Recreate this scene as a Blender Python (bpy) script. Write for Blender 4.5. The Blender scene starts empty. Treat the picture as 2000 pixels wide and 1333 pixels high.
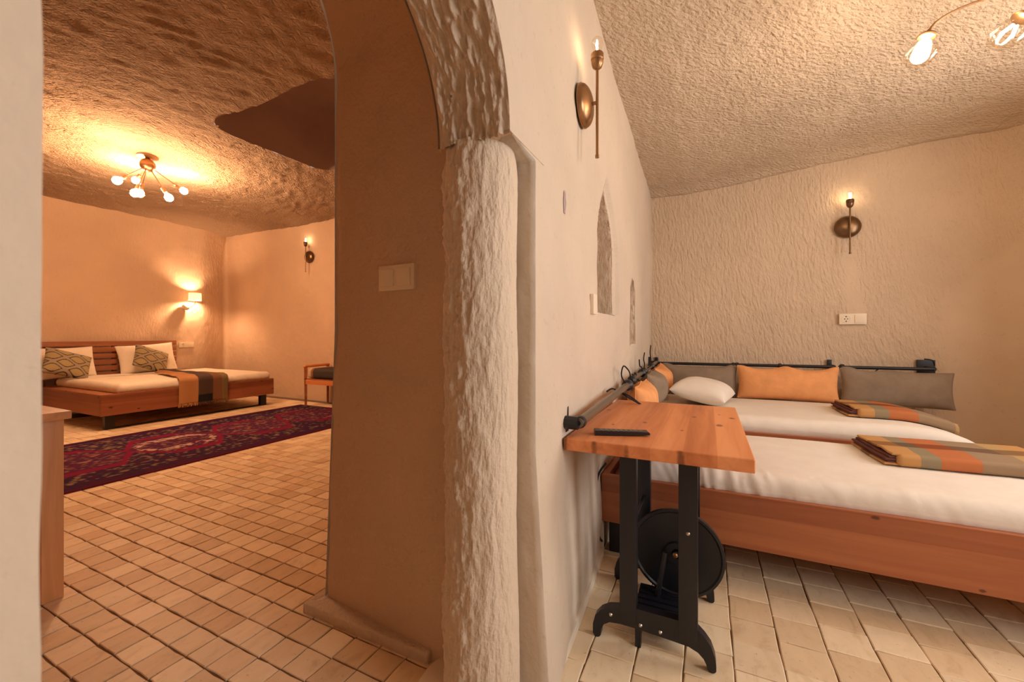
import bpy, bmesh, math, random
import numpy as np
from mathutils import Vector, Matrix

random.seed(7)
rng = np.random.default_rng(7)
PI = math.pi
COL = bpy.context.scene.collection
SC = bpy.context.scene

# ------------------------------------------------------------------ camera, world, exposure
cam_d = bpy.data.cameras.new('camera')
cam = bpy.data.objects.new('camera', cam_d)
COL.objects.link(cam)
cam.location = (0, 0, 1.18)
cam.rotation_euler = (PI / 2, 0, math.radians(25.5))
cam_d.sensor_width = 36
cam_d.lens = 14.4
cam_d.shift_y = -0.00575
cam_d.clip_start = 0.02
cam_d.dof.use_dof = True
cam_d.dof.focus_distance = 2.2
cam_d.dof.aperture_fstop = 4.0
SC.camera = cam

w = bpy.data.worlds.new('world')
SC.world = w
w.use_nodes = True
w.node_tree.nodes['Background'].inputs[0].default_value = (1.0, 0.95, 0.88, 1)
w.node_tree.nodes['Background'].inputs[1].default_value = 0.8
SC.view_settings.view_transform = 'Standard'
SC.view_settings.look = 'None'
SC.view_settings.exposure = 0.0
SC.view_settings.gamma = 1.0
SC.view_settings.use_curve_mapping = False
SC.cycles.max_bounces = 8
SC.cycles.diffuse_bounces = 5
SC.cycles.transparent_max_bounces = 16
SC.cycles.caustics_reflective = False
SC.cycles.caustics_refractive = False
SC.cycles.sample_clamp_indirect = 6.0

BULB_LEFT = 575.0      # six bulbs of the ceiling lamp in the far room
BULB_WALL = 1500.0      # bulb inside the shaded wall lamp
BULB_PENDANT = 275.0   # bright core of the arched lamp
BULB_SCONCE = 110.0
WINDOW_W = 35.0
SIDE_WINDOW_W = 50.0
LAMP_COL = (1.0, 0.55, 0.29)
LAMP_COL_R = (1.0, 0.69, 0.43)
DAY_COL = (1.0, 0.96, 0.92)


def area_light(name, loc, rot, sx, sy, power, col):
    d = bpy.data.lights.new(name, 'AREA')
    d.shape = 'RECTANGLE'
    d.size, d.size_y = sx, sy
    d.energy = power
    d.color = col
    o = bpy.data.objects.new(name, d)
    o.location = loc
    o.rotation_euler = rot
    COL.objects.link(o)
    return o


# daylight through the two window openings of the right wall (facing -X)
area_light('side_window_daylight', (2.60, .75, 1.60), (0, PI / 2, 0), 1.5, 1.2, SIDE_WINDOW_W, DAY_COL)
area_light('window_daylight', (2.60, 2.68, 1.75), (0, PI / 2, 0), 1.3, .95, WINDOW_W, DAY_COL)


# ------------------------------------------------------------------ noise
def _hash(i, j, k, seed):
    h = (i.astype(np.int64) * 374761393 + j.astype(np.int64) * 668265263 + k.astype(np.int64) * 1274126177 + seed * 974634777) & 0xFFFFFFFF
    h = ((h ^ (h >> 13)) * 1274126177) & 0xFFFFFFFF
    h = ((h ^ (h >> 16)) * 2246822519) & 0xFFFFFFFF
    return ((h ^ (h >> 15)) & 0xFFFFFF) / float(0xFFFFFF)


def vnoise(p, seed=0):
    p = np.asarray(p, float)
    f = np.floor(p)
    i, j, k = (f[..., n].astype(np.int64) for n in range(3))
    t = p - f
    t = t * t * (3 - 2 * t)
    r = 0
    for a in (0, 1):
        for b in (0, 1):
            for c in (0, 1):
                wgt = (t[..., 0] if a else 1 - t[..., 0]) * (t[..., 1] if b else 1 - t[..., 1]) * (t[..., 2] if c else 1 - t[..., 2])
                r = r + wgt * _hash(i + a, j + b, k + c, seed)
    return r * 2 - 1


def fbm(p, seed=0, octv=3):
    p = np.asarray(p, float)
    r, a, tot = 0, 1.0, 0
    for o in range(octv):
        r = r + a * vnoise(p * (2 ** o) + 17.3 * o, seed + o)
        tot += a
        a *= .5
    return r / tot


# ------------------------------------------------------------------ mesh helpers
def tag(o, label, cat, group=None):
    o['label'] = label
    o['category'] = cat
    if group:
        o['group'] = group
    return o


def thing(name, label, cat, loc=(0, 0, 0), rz=0.0, group=None):
    o = bpy.data.objects.new(name, None)
    o.empty_display_size = .1
    o.location = loc
    o.rotation_euler = (0, 0, rz)
    COL.objects.link(o)
    return tag(o, label, cat, group)


def struct(o):
    o['kind'] = 'structure'
    return o


class MB:
    def __init__(self):
        self.v = []
        self.f = []
        self.c = []

    def add(self, vs, fs, col=None):
        b = len(self.v)
        self.v += [tuple(map(float, x)) for x in vs]
        self.f += [tuple(b + i for i in q) for q in fs]
        if col is not None:
            self.c += [col] * len(vs)
        return self

    def bm(self, bm):
        bm.verts.index_update()
        self.add([v.co[:] for v in bm.verts], [[v.index for v in f.verts] for f in bm.faces])
        bm.free()
        return self

    def box(self, x0, x1, y0, y1, z0, z1, bev=.004, seg=2):
        bm = bmesh.new()
        bmesh.ops.create_cube(bm, size=1)
        for v in bm.verts:
            v.co = Vector(((x0 + x1) / 2 + v.co.x * (x1 - x0), (y0 + y1) / 2 + v.co.y * (y1 - y0), (z0 + z1) / 2 + v.co.z * (z1 - z0)))
        if bev > 0:
            bmesh.ops.bevel(bm, geom=bm.edges[:], offset=bev, segments=seg, affect='EDGES', profile=.7)
        return self.bm(bm)

    def tube(self, pts, r, seg=10, cap=True):
        pts = [Vector(p) for p in pts]
        n = len(pts)
        rs = r if hasattr(r, '__len__') else [r] * n
        t0 = (pts[1] - pts[0]).normalized()
        up = Vector((0, 0, 1)) if abs(t0.z) < .9 else Vector((1, 0, 0))
        nx = t0.cross(up).normalized()
        vs, fs = [], []
        for i in range(n):
            t = (pts[min(i + 1, n - 1)] - pts[max(i - 1, 0)]).normalized()
            nx = (nx - t * nx.dot(t)).normalized()
            ny = t.cross(nx)
            for k in range(seg):
                a = 2 * PI * k / seg
                vs.append(pts[i] + (nx * math.cos(a) + ny * math.sin(a)) * rs[i])
        for i in range(n - 1):
            for k in range(seg):
                fs.append((i * seg + k, i * seg + (k + 1) % seg, (i + 1) * seg + (k + 1) % seg, (i + 1) * seg + k))
        if cap:
            fs.append(tuple(range(seg))[::-1])
            fs.append(tuple((n - 1) * seg + k for k in range(seg)))
        return self.add(vs, fs)

    def lathe(self, prof, origin=(0, 0, 0), axis=(0, 0, 1), seg=24):
        q = Vector((0, 0, 1)).rotation_difference(Vector(axis))
        o = Vector(origin)
        vs, fs = [], []
        for r, z in prof:
            for k in range(seg):
                a = 2 * PI * k / seg
                vs.append(o + q @ Vector((max(r, 1e-5) * math.cos(a), max(r, 1e-5) * math.sin(a), z)))
        for i in range(len(prof) - 1):
            for k in range(seg):
                fs.append((i * seg + k, i * seg + (k + 1) % seg, (i + 1) * seg + (k + 1) % seg, (i + 1) * seg + k))
        fs.append(tuple(range(seg))[::-1])
        fs.append(tuple((len(prof) - 1) * seg + k for k in range(seg)))
        return self.add(vs, fs)

    def prism(self, outline, y0, y1):
        """outline of (x, z) points extruded along y"""
        n = len(outline)
        vs = [(x, y0, z) for x, z in outline] + [(x, y1, z) for x, z in outline]
        fs = [tuple(range(n)), tuple(range(n, 2 * n))[::-1]]
        fs += [(i, n + i, n + (i + 1) % n, (i + 1) % n) for i in range(n)]
        return self.add(vs, fs)

    def build(self, name, mat, parent=None, smooth=True, angle=35, loc=None):
        me = bpy.data.meshes.new(name)
        me.from_pydata(self.v, [], self.f)
        if self.c:
            at = me.color_attributes.new('Col', 'FLOAT_COLOR', 'POINT')
            a = np.ones((len(self.v), 4), np.float32)
            a[:, :3] = np.array(self.c)
            at.data.foreach_set('color', a.ravel())
        bm = bmesh.new()
        bm.from_mesh(me)
        bmesh.ops.recalc_face_normals(bm, faces=bm.faces)
        bm.to_mesh(me)
        bm.free()
        me.materials.append(mat)
        if smooth:
            me.shade_smooth()
            try:
                me.set_sharp_from_angle(angle=math.radians(angle))
            except Exception:
                pass
        o = bpy.data.objects.new(name, me)
        COL.objects.link(o)
        if parent is not None:
            o.parent = parent
        if loc is not None:
            o.location = loc
        return o


def grid(name, P, mat, parent=None, mask=None, cols=None, smooth=True, wrap=False, recalc=False):
    """P is an (n, m, 3) array of points"""
    n, m = P.shape[:2]
    idx = np.arange(n * m).reshape(n, m)
    if wrap:
        idx = np.concatenate([idx, idx[:, :1]], axis=1)
    a, b, c, d = idx[:-1, :-1], idx[1:, :-1], idx[1:, 1:], idx[:-1, 1:]
    F = np.stack([a, b, c, d], axis=-1).reshape(-1, 4)
    if mask is not None:
        F = F[mask.reshape(-1)]
    me = bpy.data.meshes.new(name)
    me.from_pydata(P.reshape(-1, 3).tolist(), [], F.tolist())
    if cols is not None:
        at = me.color_attributes.new('Col', 'FLOAT_COLOR', 'POINT')
        q = np.ones((n * m, 4), np.float32)
        q[:, :3] = cols.reshape(-1, 3)
        at.data.foreach_set('color', q.ravel())
    if recalc:
        bm = bmesh.new()
        bm.from_mesh(me)
        bmesh.ops.remove_doubles(bm, verts=bm.verts, dist=1e-5)
        bmesh.ops.recalc_face_normals(bm, faces=bm.faces)
        bm.to_mesh(me)
        bm.free()
    me.materials.append(mat)
    if smooth:
        me.shade_smooth()
    o = bpy.data.objects.new(name, me)
    COL.objects.link(o)
    if parent is not None:
        o.parent = parent
    return o


def rounded_slab(name, x0, x1, y0, y1, z0, z1, r, mat, parent=None, step=.02, disp=None, cols=None):
    """soft box: cube grid pushed to a rounded box, then displaced"""
    lo, hi = np.array([x0, y0, z0], float), np.array([x1, y1, z1], float)
    r = min(r, .499 * (hi - lo).min())
    axs = []
    for k in range(3):
        L = hi[k] - lo[k]
        inner = np.linspace(lo[k] + r, hi[k] - r, max(2, int(L / step)))
        e = r * (1 - np.cos(np.linspace(0, PI / 2, 7)))[:-1]
        axs.append(np.concatenate([lo[k] + e, inner, (hi[k] - e)[::-1]]))
    vs, fs = [], []
    for k in range(3):
        i, j = (k + 1) % 3, (k + 2) % 3
        for side in (0, 1):
            A, B = np.meshgrid(axs[i], axs[j], indexing='ij')
            Pp = np.zeros(A.shape + (3,))
            Pp[..., i], Pp[..., j], Pp[..., k] = A, B, (hi[k] if side else lo[k])
            b = sum(len(q) for q in vs)
            n, m = A.shape
            idx = np.arange(n * m).reshape(n, m) + b
            q = np.stack([idx[:-1, :-1], idx[1:, :-1], idx[1:, 1:], idx[:-1, 1:]], -1).reshape(-1, 4)
            vs.append(Pp.reshape(-1, 3))
            fs.append(q if side else q[:, ::-1])
    V = np.concatenate(vs)
    F = np.concatenate(fs)
    inn = np.clip(V, lo + r, hi - r)
    D = V - inn
    ln = np.linalg.norm(D, axis=1, keepdims=True)
    N = D / np.maximum(ln, 1e-9)
    V = inn + N * r
    if disp is not None:
        V = disp(V, N)
    key = np.round(V, 5)
    _, first, inv = np.unique(key, axis=0, return_index=True, return_inverse=True)
    V = V[first]
    F = inv.reshape(-1)[F]
    me = bpy.data.meshes.new(name)
    me.from_pydata(V.tolist(), [], [tuple(dict.fromkeys(q)) for q in F.tolist() if len(set(q)) > 2])
    if cols is not None:
        at = me.color_attributes.new('Col', 'FLOAT_COLOR', 'POINT')
        q = np.ones((len(V), 4), np.float32)
        q[:, :3] = cols(V)
        at.data.foreach_set('color', q.ravel())
    me.materials.append(mat)
    me.shade_smooth()
    o = bpy.data.objects.new(name, me)
    COL.objects.link(o)
    if parent is not None:
        o.parent = parent
    return o


# ------------------------------------------------------------------ materials
class N:
    def __init__(self, name, rough=.6, spec=.3):
        self.m = bpy.data.materials.new(name)
        self.m.use_nodes = True
        self.t = self.m.node_tree
        self.p = self.t.nodes['Principled BSDF']
        self.out = self.t.nodes['Material Output']
        self.p.inputs['Roughness'].default_value = rough
        self.p.inputs['Specular IOR Level'].default_value = spec

    def n(self, typ, **kw):
        x = self.t.nodes.new(typ)
        for k, v in kw.items():
            setattr(x, k, v)
        return x

    def l(self, a, b):
        self.t.links.new(a, b)

    def val(self, sock, v):
        if hasattr(v, 'links') or hasattr(v, 'is_linked'):
            self.l(v, sock)
        else:
            sock.default_value = v

    def coords(self, scale=(1, 1, 1), rot=(0, 0, 0), kind='Object'):
        tc = self.n('ShaderNodeTexCoord')
        mp = self.n('ShaderNodeMapping')
        mp.inputs['Scale'].default_value = scale
        mp.inputs['Rotation'].default_value = rot
        self.l(tc.outputs[kind], mp.inputs['Vector'])
        return mp.outputs[0]

    def noise(self, vec, scale, detail=3, rough=.55, dist=0.0):
        x = self.n('ShaderNodeTexNoise')
        self.l(vec, x.inputs['Vector'])
        x.inputs['Scale'].default_value = scale
        x.inputs['Detail'].default_value = detail
        x.inputs['Roughness'].default_value = rough
        x.inputs['Distortion'].default_value = dist
        return x.outputs['Fac']

    def vor(self, vec, scale, feature='F1'):
        x = self.n('ShaderNodeTexVoronoi')
        x.feature = feature
        self.l(vec, x.inputs['Vector'])
        x.inputs['Scale'].default_value = scale
        return x

    def math(self, op, a, b=None, c=None, clamp=False):
        x = self.n('ShaderNodeMath', operation=op, use_clamp=clamp)
        self.val(x.inputs[0], a)
        if b is not None:
            self.val(x.inputs[1], b)
        if c is not None:
            self.val(x.inputs[2], c)
        return x.outputs[0]

    def ramp(self, fac, stops, interp='LINEAR'):
        x = self.n('ShaderNodeValToRGB')
        cr = x.color_ramp
        cr.interpolation = interp
        while len(cr.elements) > 1:
            cr.elements.remove(cr.elements[-1])
        for i, (pos, c) in enumerate(stops):
            e = cr.elements[0] if i == 0 else cr.elements.new(pos)
            e.position = pos
            e.color = (*c, 1) if len(c) == 3 else c
        self.l(fac, x.inputs[0])
        return x.outputs[0]

    def mix(self, fac, a, b, mode='MIX'):
        x = self.n('ShaderNodeMix', data_type='RGBA', blend_type=mode)
        self.val(x.inputs[0], fac)
        for s, v in ((x.inputs[6], a), (x.inputs[7], b)):
            if isinstance(v, tuple):
                s.default_value = (*v, 1)
            else:
                self.l(v, s)
        return x.outputs[2]

    def bump(self, h, strength, dist, prev=None):
        x = self.n('ShaderNodeBump')
        self.val(x.inputs['Strength'], strength)
        x.inputs['Distance'].default_value = dist
        self.l(h, x.inputs['Height'])
        if prev is not None:
            self.l(prev, x.inputs['Normal'])
        self.l(x.outputs[0], self.p.inputs['Normal'])
        return x.outputs[0]

    def base(self, c):
        if isinstance(c, tuple):
            self.p.inputs['Base Color'].default_value = (*c, 1)
        else:
            self.l(c, self.p.inputs['Base Color'])


def flat(name, col, rough=.5, spec=.4, metal=0.0):
    x = N(name, rough, spec)
    x.base(col)
    x.p.inputs['Metallic'].default_value = metal
    h = x.noise(x.coords(), 90, 2)
    x.bump(h, .15, .002)
    return x.m


def glow(name, col, strength):
    x = N(name)
    x.base((.8, .8, .8))
    x.p.inputs['Emission Color'].default_value = (*col, 1)
    x.p.inputs['Emission Strength'].default_value = strength
    return x.m


def thin_glass(name, tint=(.98, .95, .9)):
    x = N(name)
    tr = x.n('ShaderNodeBsdfTransparent')
    tr.inputs[0].default_value = (*tint, 1)
    gl = x.n('ShaderNodeBsdfGlossy')
    gl.inputs['Roughness'].default_value = .05
    lw = x.n('ShaderNodeLayerWeight')
    lw.inputs[0].default_value = .25
    mx = x.n('ShaderNodeMixShader')
    f = x.math('MULTIPLY_ADD', lw.outputs['Facing'], .35, .03)
    x.l(f, mx.inputs[0])
    x.l(tr.outputs[0], mx.inputs[1])
    x.l(gl.outputs[0], mx.inputs[2])
    x.l(mx.outputs[0], x.out.inputs['Surface'])
    return x.m


def plaster(name, col=(.80, .68, .53), stretch=(40, 40, 14), rot=(0, 0, 0), amp=.55, dist=.02, fine=120, cross=None, patch=None, pits=True, warp=.07):
    x = N(name, .92, .12)
    v = x.coords()
    wn = x.n('ShaderNodeTexNoise')
    x.l(v, wn.inputs['Vector'])
    wn.inputs['Scale'].default_value = 2.2
    wn.inputs['Detail'].default_value = 1
    sub = x.n('ShaderNodeVectorMath', operation='SUBTRACT')
    x.l(wn.outputs['Color'], sub.inputs[0])
    sub.inputs[1].default_value = (.5, .5, .5)
    mad = x.n('ShaderNodeVectorMath', operation='SCALE')
    x.l(sub.outputs[0], mad.inputs[0])
    mad.inputs['Scale'].default_value = warp
    ad = x.n('ShaderNodeVectorMath', operation='ADD')
    x.l(v, ad.inputs[0])
    x.l(mad.outputs[0], ad.inputs[1])

    def strokes(st, rt):
        mp = x.n('ShaderNodeMapping')
        mp.inputs['Rotation'].default_value = rt
        mp2 = x.n('ShaderNodeMapping')
        mp2.inputs['Scale'].default_value = st
        x.l(ad.outputs[0], mp.inputs['Vector'])
        x.l(mp.outputs[0], mp2.inputs['Vector'])
        return x.noise(mp2.outputs[0], 1.0, 2.5, .5)
    h = strokes(stretch, rot)
    if cross is not None:
        h = x.math('MINIMUM', h, strokes(*cross))
    fn = x.noise(v, fine, 3, .6)
    hh = x.math('MULTIPLY_ADD', fn, .22, h)
    st = amp
    if patch is not None:      # smoother trowelled area of the wall
        st = patch(x, v, amp)
    x.bump(hh, st, dist)
    big = x.noise(v, 1.7, 3, .6)
    c1 = x.ramp(big, [(.25, tuple(k * .90 for k in col)), (.75, tuple(min(1, k * 1.05) for k in col))])
    dirt = x.noise(v, 30, 4, .65)
    c2 = x.mix(x.math('MULTIPLY', x.math('GREATER_THAN', dirt, .64), .18), c1, (.42, .30, .18))
    if pits:
        vo = x.vor(v, 7.5)
        sep = x.n('ShaderNodeSeparateColor')
        x.l(vo.outputs['Color'], sep.inputs[0])
        near = x.math('LESS_THAN', vo.outputs['Distance'], x.math('MULTIPLY', sep.outputs[1], .05))
        pick = x.math('GREATER_THAN', sep.outputs[0], .72)
        c2 = x.mix(x.math('MULTIPLY', x.math('MULTIPLY', near, pick), .75), c2, (.10, .055, .03))
    x.base(c2)
    return x.m


def wood(name, c_dark, c_mid, c_light, axis=0, knots=True, rough=.42, scale=1.0, spec=.4, flat_axis=2, strips=0.0):
    x = N(name, rough, spec)
    s = [22 * scale] * 3
    s[axis] = 1.3 * scale
    v = x.coords(tuple(s))
    g = x.noise(v, 1.0, 4, .6, .6)
    s2 = [5.5 * scale] * 3
    s2[axis] = .35 * scale
    g2 = x.noise(x.coords(tuple(s2)), 1.0, 2, .5)
    f = x.math('ADD', x.math('MULTIPLY', g, .55), x.math('MULTIPLY', g2, .5))
    if strips > 0:      # glued boards of slightly different tone
        sp = x.n('ShaderNodeSeparateXYZ')
        x.l(x.coords(), sp.inputs[0])
        ax = [k for k in range(3) if k not in (axis, flat_axis)][0]
        wn = x.n('ShaderNodeTexWhiteNoise', noise_dimensions='1D')
        x.l(x.math('FLOOR', x.math('MULTIPLY', sp.outputs[ax], 1 / strips)), wn.inputs['W'])
        f = x.math('ADD', f, x.math('MULTIPLY', x.math('SUBTRACT', wn.outputs['Value'], .5), .22))
    c = x.ramp(f, [(.30, c_dark), (.50, c_mid), (.72, c_light)])
    if knots:
        s3 = [7.0 * scale] * 3
        s3[axis] = 4.2 * scale
        wob = x.noise(x.coords(), 30, 2)
        spk = x.n('ShaderNodeSeparateXYZ')
        x.l(x.coords(tuple(s3)), spk.inputs[0])
        cmb = x.n('ShaderNodeCombineXYZ')
        keep = [k for k in range(3) if k != flat_axis]
        x.l(spk.outputs[keep[0]], cmb.inputs[0])
        x.l(spk.outputs[keep[1]], cmb.inputs[1])
        vo = x.vor(cmb.outputs[0], 1.0)
        vo.voronoi_dimensions = '2D'
        sep = x.n('ShaderNodeSeparateColor')
        x.l(vo.outputs['Color'], sep.inputs[0])
        dist = x.math('ADD', vo.outputs['Distance'], x.math('MULTIPLY', x.math('SUBTRACT', wob, .5), .08))
        rad = x.math('MULTIPLY_ADD', sep.outputs[1], .09, .035)
        k = x.math('SUBTRACT', 1.0, x.math('DIVIDE', dist, rad), clamp=True)
        k = x.math('MULTIPLY', x.math('MULTIPLY', k, 2.2, clamp=True), x.math('GREATER_THAN', sep.outputs[0], .42))
        c = x.mix(x.math('MULTIPLY', k, .8), c, tuple(q * .3 for q in c_dark))
    x.base(c)
    x.bump(g, .12, .003)
    return x.m


def cloth(name, col, weave=420, rough=.9, var=.12, wrinkle=.3):
    x = N(name, rough, .15)
    v = x.coords()
    n = x.noise(v, 9, 3)
    c = x.ramp(n, [(.3, tuple(k * (1 - var) for k in col)), (.7, tuple(min(1, k * (1 + var)) for k in col))])
    x.base(c)
    wv = x.noise(v, weave, 1)
    b = x.bump(wv, .25, .0015)
    wr = x.noise(v, 14, 2, .5, .8)
    x.bump(wr, wrinkle, .008, b)
    return x.m


def attr_cloth(name, rough=.95, weave=500, gain=1.0):
    x = N(name, rough, .08)
    a = x.n('ShaderNodeAttribute', attribute_name='Col')
    x.base(a.outputs['Color'])
    x.bump(x.noise(x.coords(), weave, 2), .5, .002)
    return x.m


def _patch_back(x, v, amp):
    # the trowelled part at the right end of the back wall and the chased strip under the sconce
    s = x.n('ShaderNodeSeparateXYZ')
    x.l(v, s.inputs[0])
    nz = x.noise(v, 6, 2)
    X = x.math('ADD', s.outputs['X'], x.math('MULTIPLY', x.math('SUBTRACT', nz, .5), .18))
    Z = x.math('ADD', s.outputs['Z'], x.math('MULTIPLY', x.math('SUBTRACT', nz, .5), .1))
    lim = x.math('MAXIMUM', 1.68, x.math('MULTIPLY_ADD', x.math('SUBTRACT', Z, 1.45), 1.0, 1.68))
    m1 = x.math('MULTIPLY_ADD', x.math('SUBTRACT', X, lim), 14.0, .5, clamp=True)
    strip = x.math('LESS_THAN', x.math('ABSOLUTE', x.math('SUBTRACT', X, 1.12)), .055)
    m2 = x.math('MULTIPLY', strip, x.math('LESS_THAN', x.math('ABSOLUTE', x.math('SUBTRACT', Z, 1.55)), .36))
    m = x.math('MAXIMUM', m1, x.math('MULTIPLY', m2, .8))
    return x.math('MULTIPLY', x.math('SUBTRACT', 1.0, x.math('MULTIPLY', m, .9)), amp)


M = {}
PL = (.62, .52, .42)
M['pl_left'] = plaster('plaster_smooth', PL, (26, 26, 18), (0, .5, .3), .32, .012, 90)
M['pl_back'] = plaster('plaster_chiselled_back', (.66, .52, .385), (46, 46, 15), (0, .12, 0), .85, .022, 140, patch=_patch_back)
M['pl_ceil'] = plaster('plaster_ceiling', (.60, .485, .365), (62, 34, 50), (0, 0, .8), .8, .022, 110)
M['pl_col'] = plaster('plaster_column', (.66, .545, .43), (50, 50, 16), (0, 0, 0), .7, .018, 130)
M['pl_jamb'] = plaster('plaster_jamb', (.62, .47, .34), (60, 40, 60), (0, .7, 0), .35, .012, 120)
M['pl_far'] = plaster('plaster_far_room', (.64, .48, .34), (30, 30, 12), (0, 0, 0), .5, .015, 70)
M['pl_farceil'] = plaster('plaster_far_ceiling', (.59, .44, .31), (55, 16, 30), (0, 0, .9), 1.0, .09, 90, cross=((55, 16, 30), (0, 0, -.5)))
M['pl_pit'] = plaster('plaster_shaft', (.46, .36, .34), (10, 10, 10), (0, 0, 0), .2, .01, 60)
M['white_paint'] = flat('white_skirting_paint', (.78, .70, .58), .7, .2)
M['grout'] = flat('grout', (.20, .12, .065), .95, .1)
M['pine'] = wood('pine_red', (.44, .135, .042), (.63, .215, .072), (.78, .32, .12), 0)
M['pine_y'] = wood('pine_red_lengthwise', (.50, .155, .052), (.69, .245, .09), (.84, .35, .145), 1, strips=.105)
M['pine_rail'] = wood('pine_bed_rail', (.235, .068, .030), (.335, .105, .044), (.45, .158, .064), 0, scale=.8, flat_axis=1, strips=.085)
M['pine_rail_y'] = wood('pine_bed_rail_across', (.235, .068, .030), (.335, .105, .044), (.45, .158, .064), 1, scale=.8, flat_axis=0, strips=.085)
M['pine_far'] = wood('pine_far_bed', (.17, .052, .026), (.25, .085, .040), (.34, .125, .060), 0, scale=.8, flat_axis=1, strips=.085)
M['pine_far_y'] = wood('pine_far_bed_across', (.17, .052, .026), (.25, .085, .040), (.34, .125, .060), 1, scale=.8, flat_axis=0, strips=.085)
M['oak_z'] = wood('pale_table_wood', (.48, .22, .09), (.60, .30, .125), (.72, .39, .17), 2, knots=False)
M['oak_x'] = wood('pale_table_wood_top', (.46, .21, .085), (.58, .28, .115), (.68, .36, .16), 0, knots=False)
M['slat'] = wood('headboard_wood', (.22, .08, .04), (.32, .125, .06), (.42, .18, .09), 1, knots=False)
M['iron'] = flat('black_iron', (.008, .009, .015), .38, .5)
M['black'] = flat('black_plastic', (.014, .014, .018), .35, .5)
M['pipe'] = flat('dark_pipe', (.17, .135, .10), .32, .6, .5)
M['steel'] = flat('bright_bolt', (.55, .50, .45), .3, .5, 1.0)
M['brass'] = flat('aged_brass', (.36, .20, .095), .34, .5, .9)
M['brass_d'] = flat('dark_bronze', (.20, .12, .065), .32, .5, .9)
M['cream'] = flat('cream_plastic', (.80, .70, .55), .35, .4)
M['hole'] = flat('socket_hole', (.03, .025, .02), .7, .2)
M['sheet'] = cloth('white_sheet', (.80, .735, .66), 600, .9, .03, .35)
M['sheet_far'] = cloth('white_sheet_far', (.82, .74, .62), 600, .9, .03, .35)
M['orange'] = cloth('orange_linen', (.78, .36, .15), 500, .9, .10, .45)
M['grey'] = cloth('taupe_linen', (.27, .205, .15), 500, .9, .12, .45)
M['rug'] = attr_cloth('rug_pile', gain=1)
M['pattern'] = attr_cloth('patterned_linen')
M['throw'] = attr_cloth('woven_throw')
M['tie'] = flat('black_tie', (.015, .013, .016), .7, .2)
M['shade'] = None
M['glass'] = thin_glass('clear_bulb_glass')
M['bulb_left'] = glow('lit_bulb', LAMP_COL, BULB_LEFT)
M['bulb_wall'] = glow('lit_wall_bulb', LAMP_COL, BULB_WALL)
M['bulb_pend'] = glow('lit_pendant_core', LAMP_COL_R, BULB_PENDANT)
M['filament'] = glow('lit_filament', (1.0, .72, .45), BULB_SCONCE)


def shade_mat():
    x = N('lamp_shade_fabric', .8, .1)
    d = x.n('ShaderNodeBsdfTranslucent')
    d.inputs[0].default_value = (.95, .9, .8, 1)
    b = x.n('ShaderNodeBsdfDiffuse')
    b.inputs[0].default_value = (.9, .85, .75, 1)
    mx = x.n('ShaderNodeMixShader')
    mx.inputs[0].default_value = .8
    x.l(b.outputs[0], mx.inputs[1])
    x.l(d.outputs[0], mx.inputs[2])
    x.l(mx.outputs[0], x.out.inputs['Surface'])
    return x.m


M['shade'] = shade_mat()


def tile_mat():
    x = N('travertine_tile', .5, .35)
    a = x.n('ShaderNodeAttribute', attribute_name='Col')
    oi = x.n('ShaderNodeObjectInfo')
    g = x.n('ShaderNodeNewGeometry')
    mp = x.n('ShaderNodeMapping')
    mp.inputs['Scale'].default_value = (16, 8, 10)
    x.l(g.outputs['Position'], mp.inputs['Vector'])
    n1 = x.noise(mp.outputs[0], 1.0, 4, .6, .8)
    veil = x.ramp(n1, [(.25, (.80, .74, .66)), (.45, (.96, .945, .92)), (.75, (1.04, 1.03, 1.02))])
    c = x.mix(1.0, a.outputs['Color'], veil, 'MULTIPLY')
    n2 = x.noise(g.outputs['Position'], 60, 4, .7)
    c = x.mix(x.math('MULTIPLY', x.math('GREATER_THAN', n2, .66), .45), c, (.26, .16, .085))
    x.base(c)
    x.bump(n2, .15, .003)
    return x.m


M['tile'] = tile_mat()


def plaid_mat():
    x = N('plaid_wool', .95, .08)
    s = x.n('ShaderNodeSeparateXYZ')
    x.l(x.coords(), s.inputs[0])
    tan, sage, rust, taupe, gold = (.50, .27, .105), (.27, .215, .135), (.46, .16, .065), (.31, .215, .135), (.44, .29, .13)
    bx = x.ramp(x.math('FRACT', x.math('MULTIPLY', s.outputs['X'], 1 / .62)),
                [(0, tan), (.22, sage), (.34, rust), (.58, taupe), (.86, gold)], 'CONSTANT')
    by = x.ramp(x.math('FRACT', x.math('MULTIPLY', s.outputs['Y'], 1 / .46)),
                [(0, (1, 1, 1)), (.34, (.55, .48, .50)), (.60, (1.05, 1.05, 1.05))], 'CONSTANT')
    x.base(x.mix(1.0, bx, by, 'MULTIPLY'))
    x.bump(x.noise(x.coords(), 450, 2), .5, .002)
    return x.m


M['plaid'] = plaid_mat()
M['plum'] = cloth('plum_wool', (.14, .055, .05), 450, .95, .1, .2)

# ================================================================== SETTING
H_SPRING, H_Y0, H_Y1 = 1.755, .145, 1.03        # the low arch rib of the right room
RIB_R = (H_Y1 - H_Y0) / 2
RIB_C = (H_Y1 + H_Y0) / 2


def rib_edge(z):
    """Y of the far side of the rib arch at height z"""
    z = np.asarray(z, float)
    h = np.clip(z - H_SPRING, 0, RIB_R)
    return np.where(z < H_SPRING, 1.225, RIB_C + np.sqrt(np.maximum(RIB_R ** 2 - h ** 2, 0)))


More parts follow.
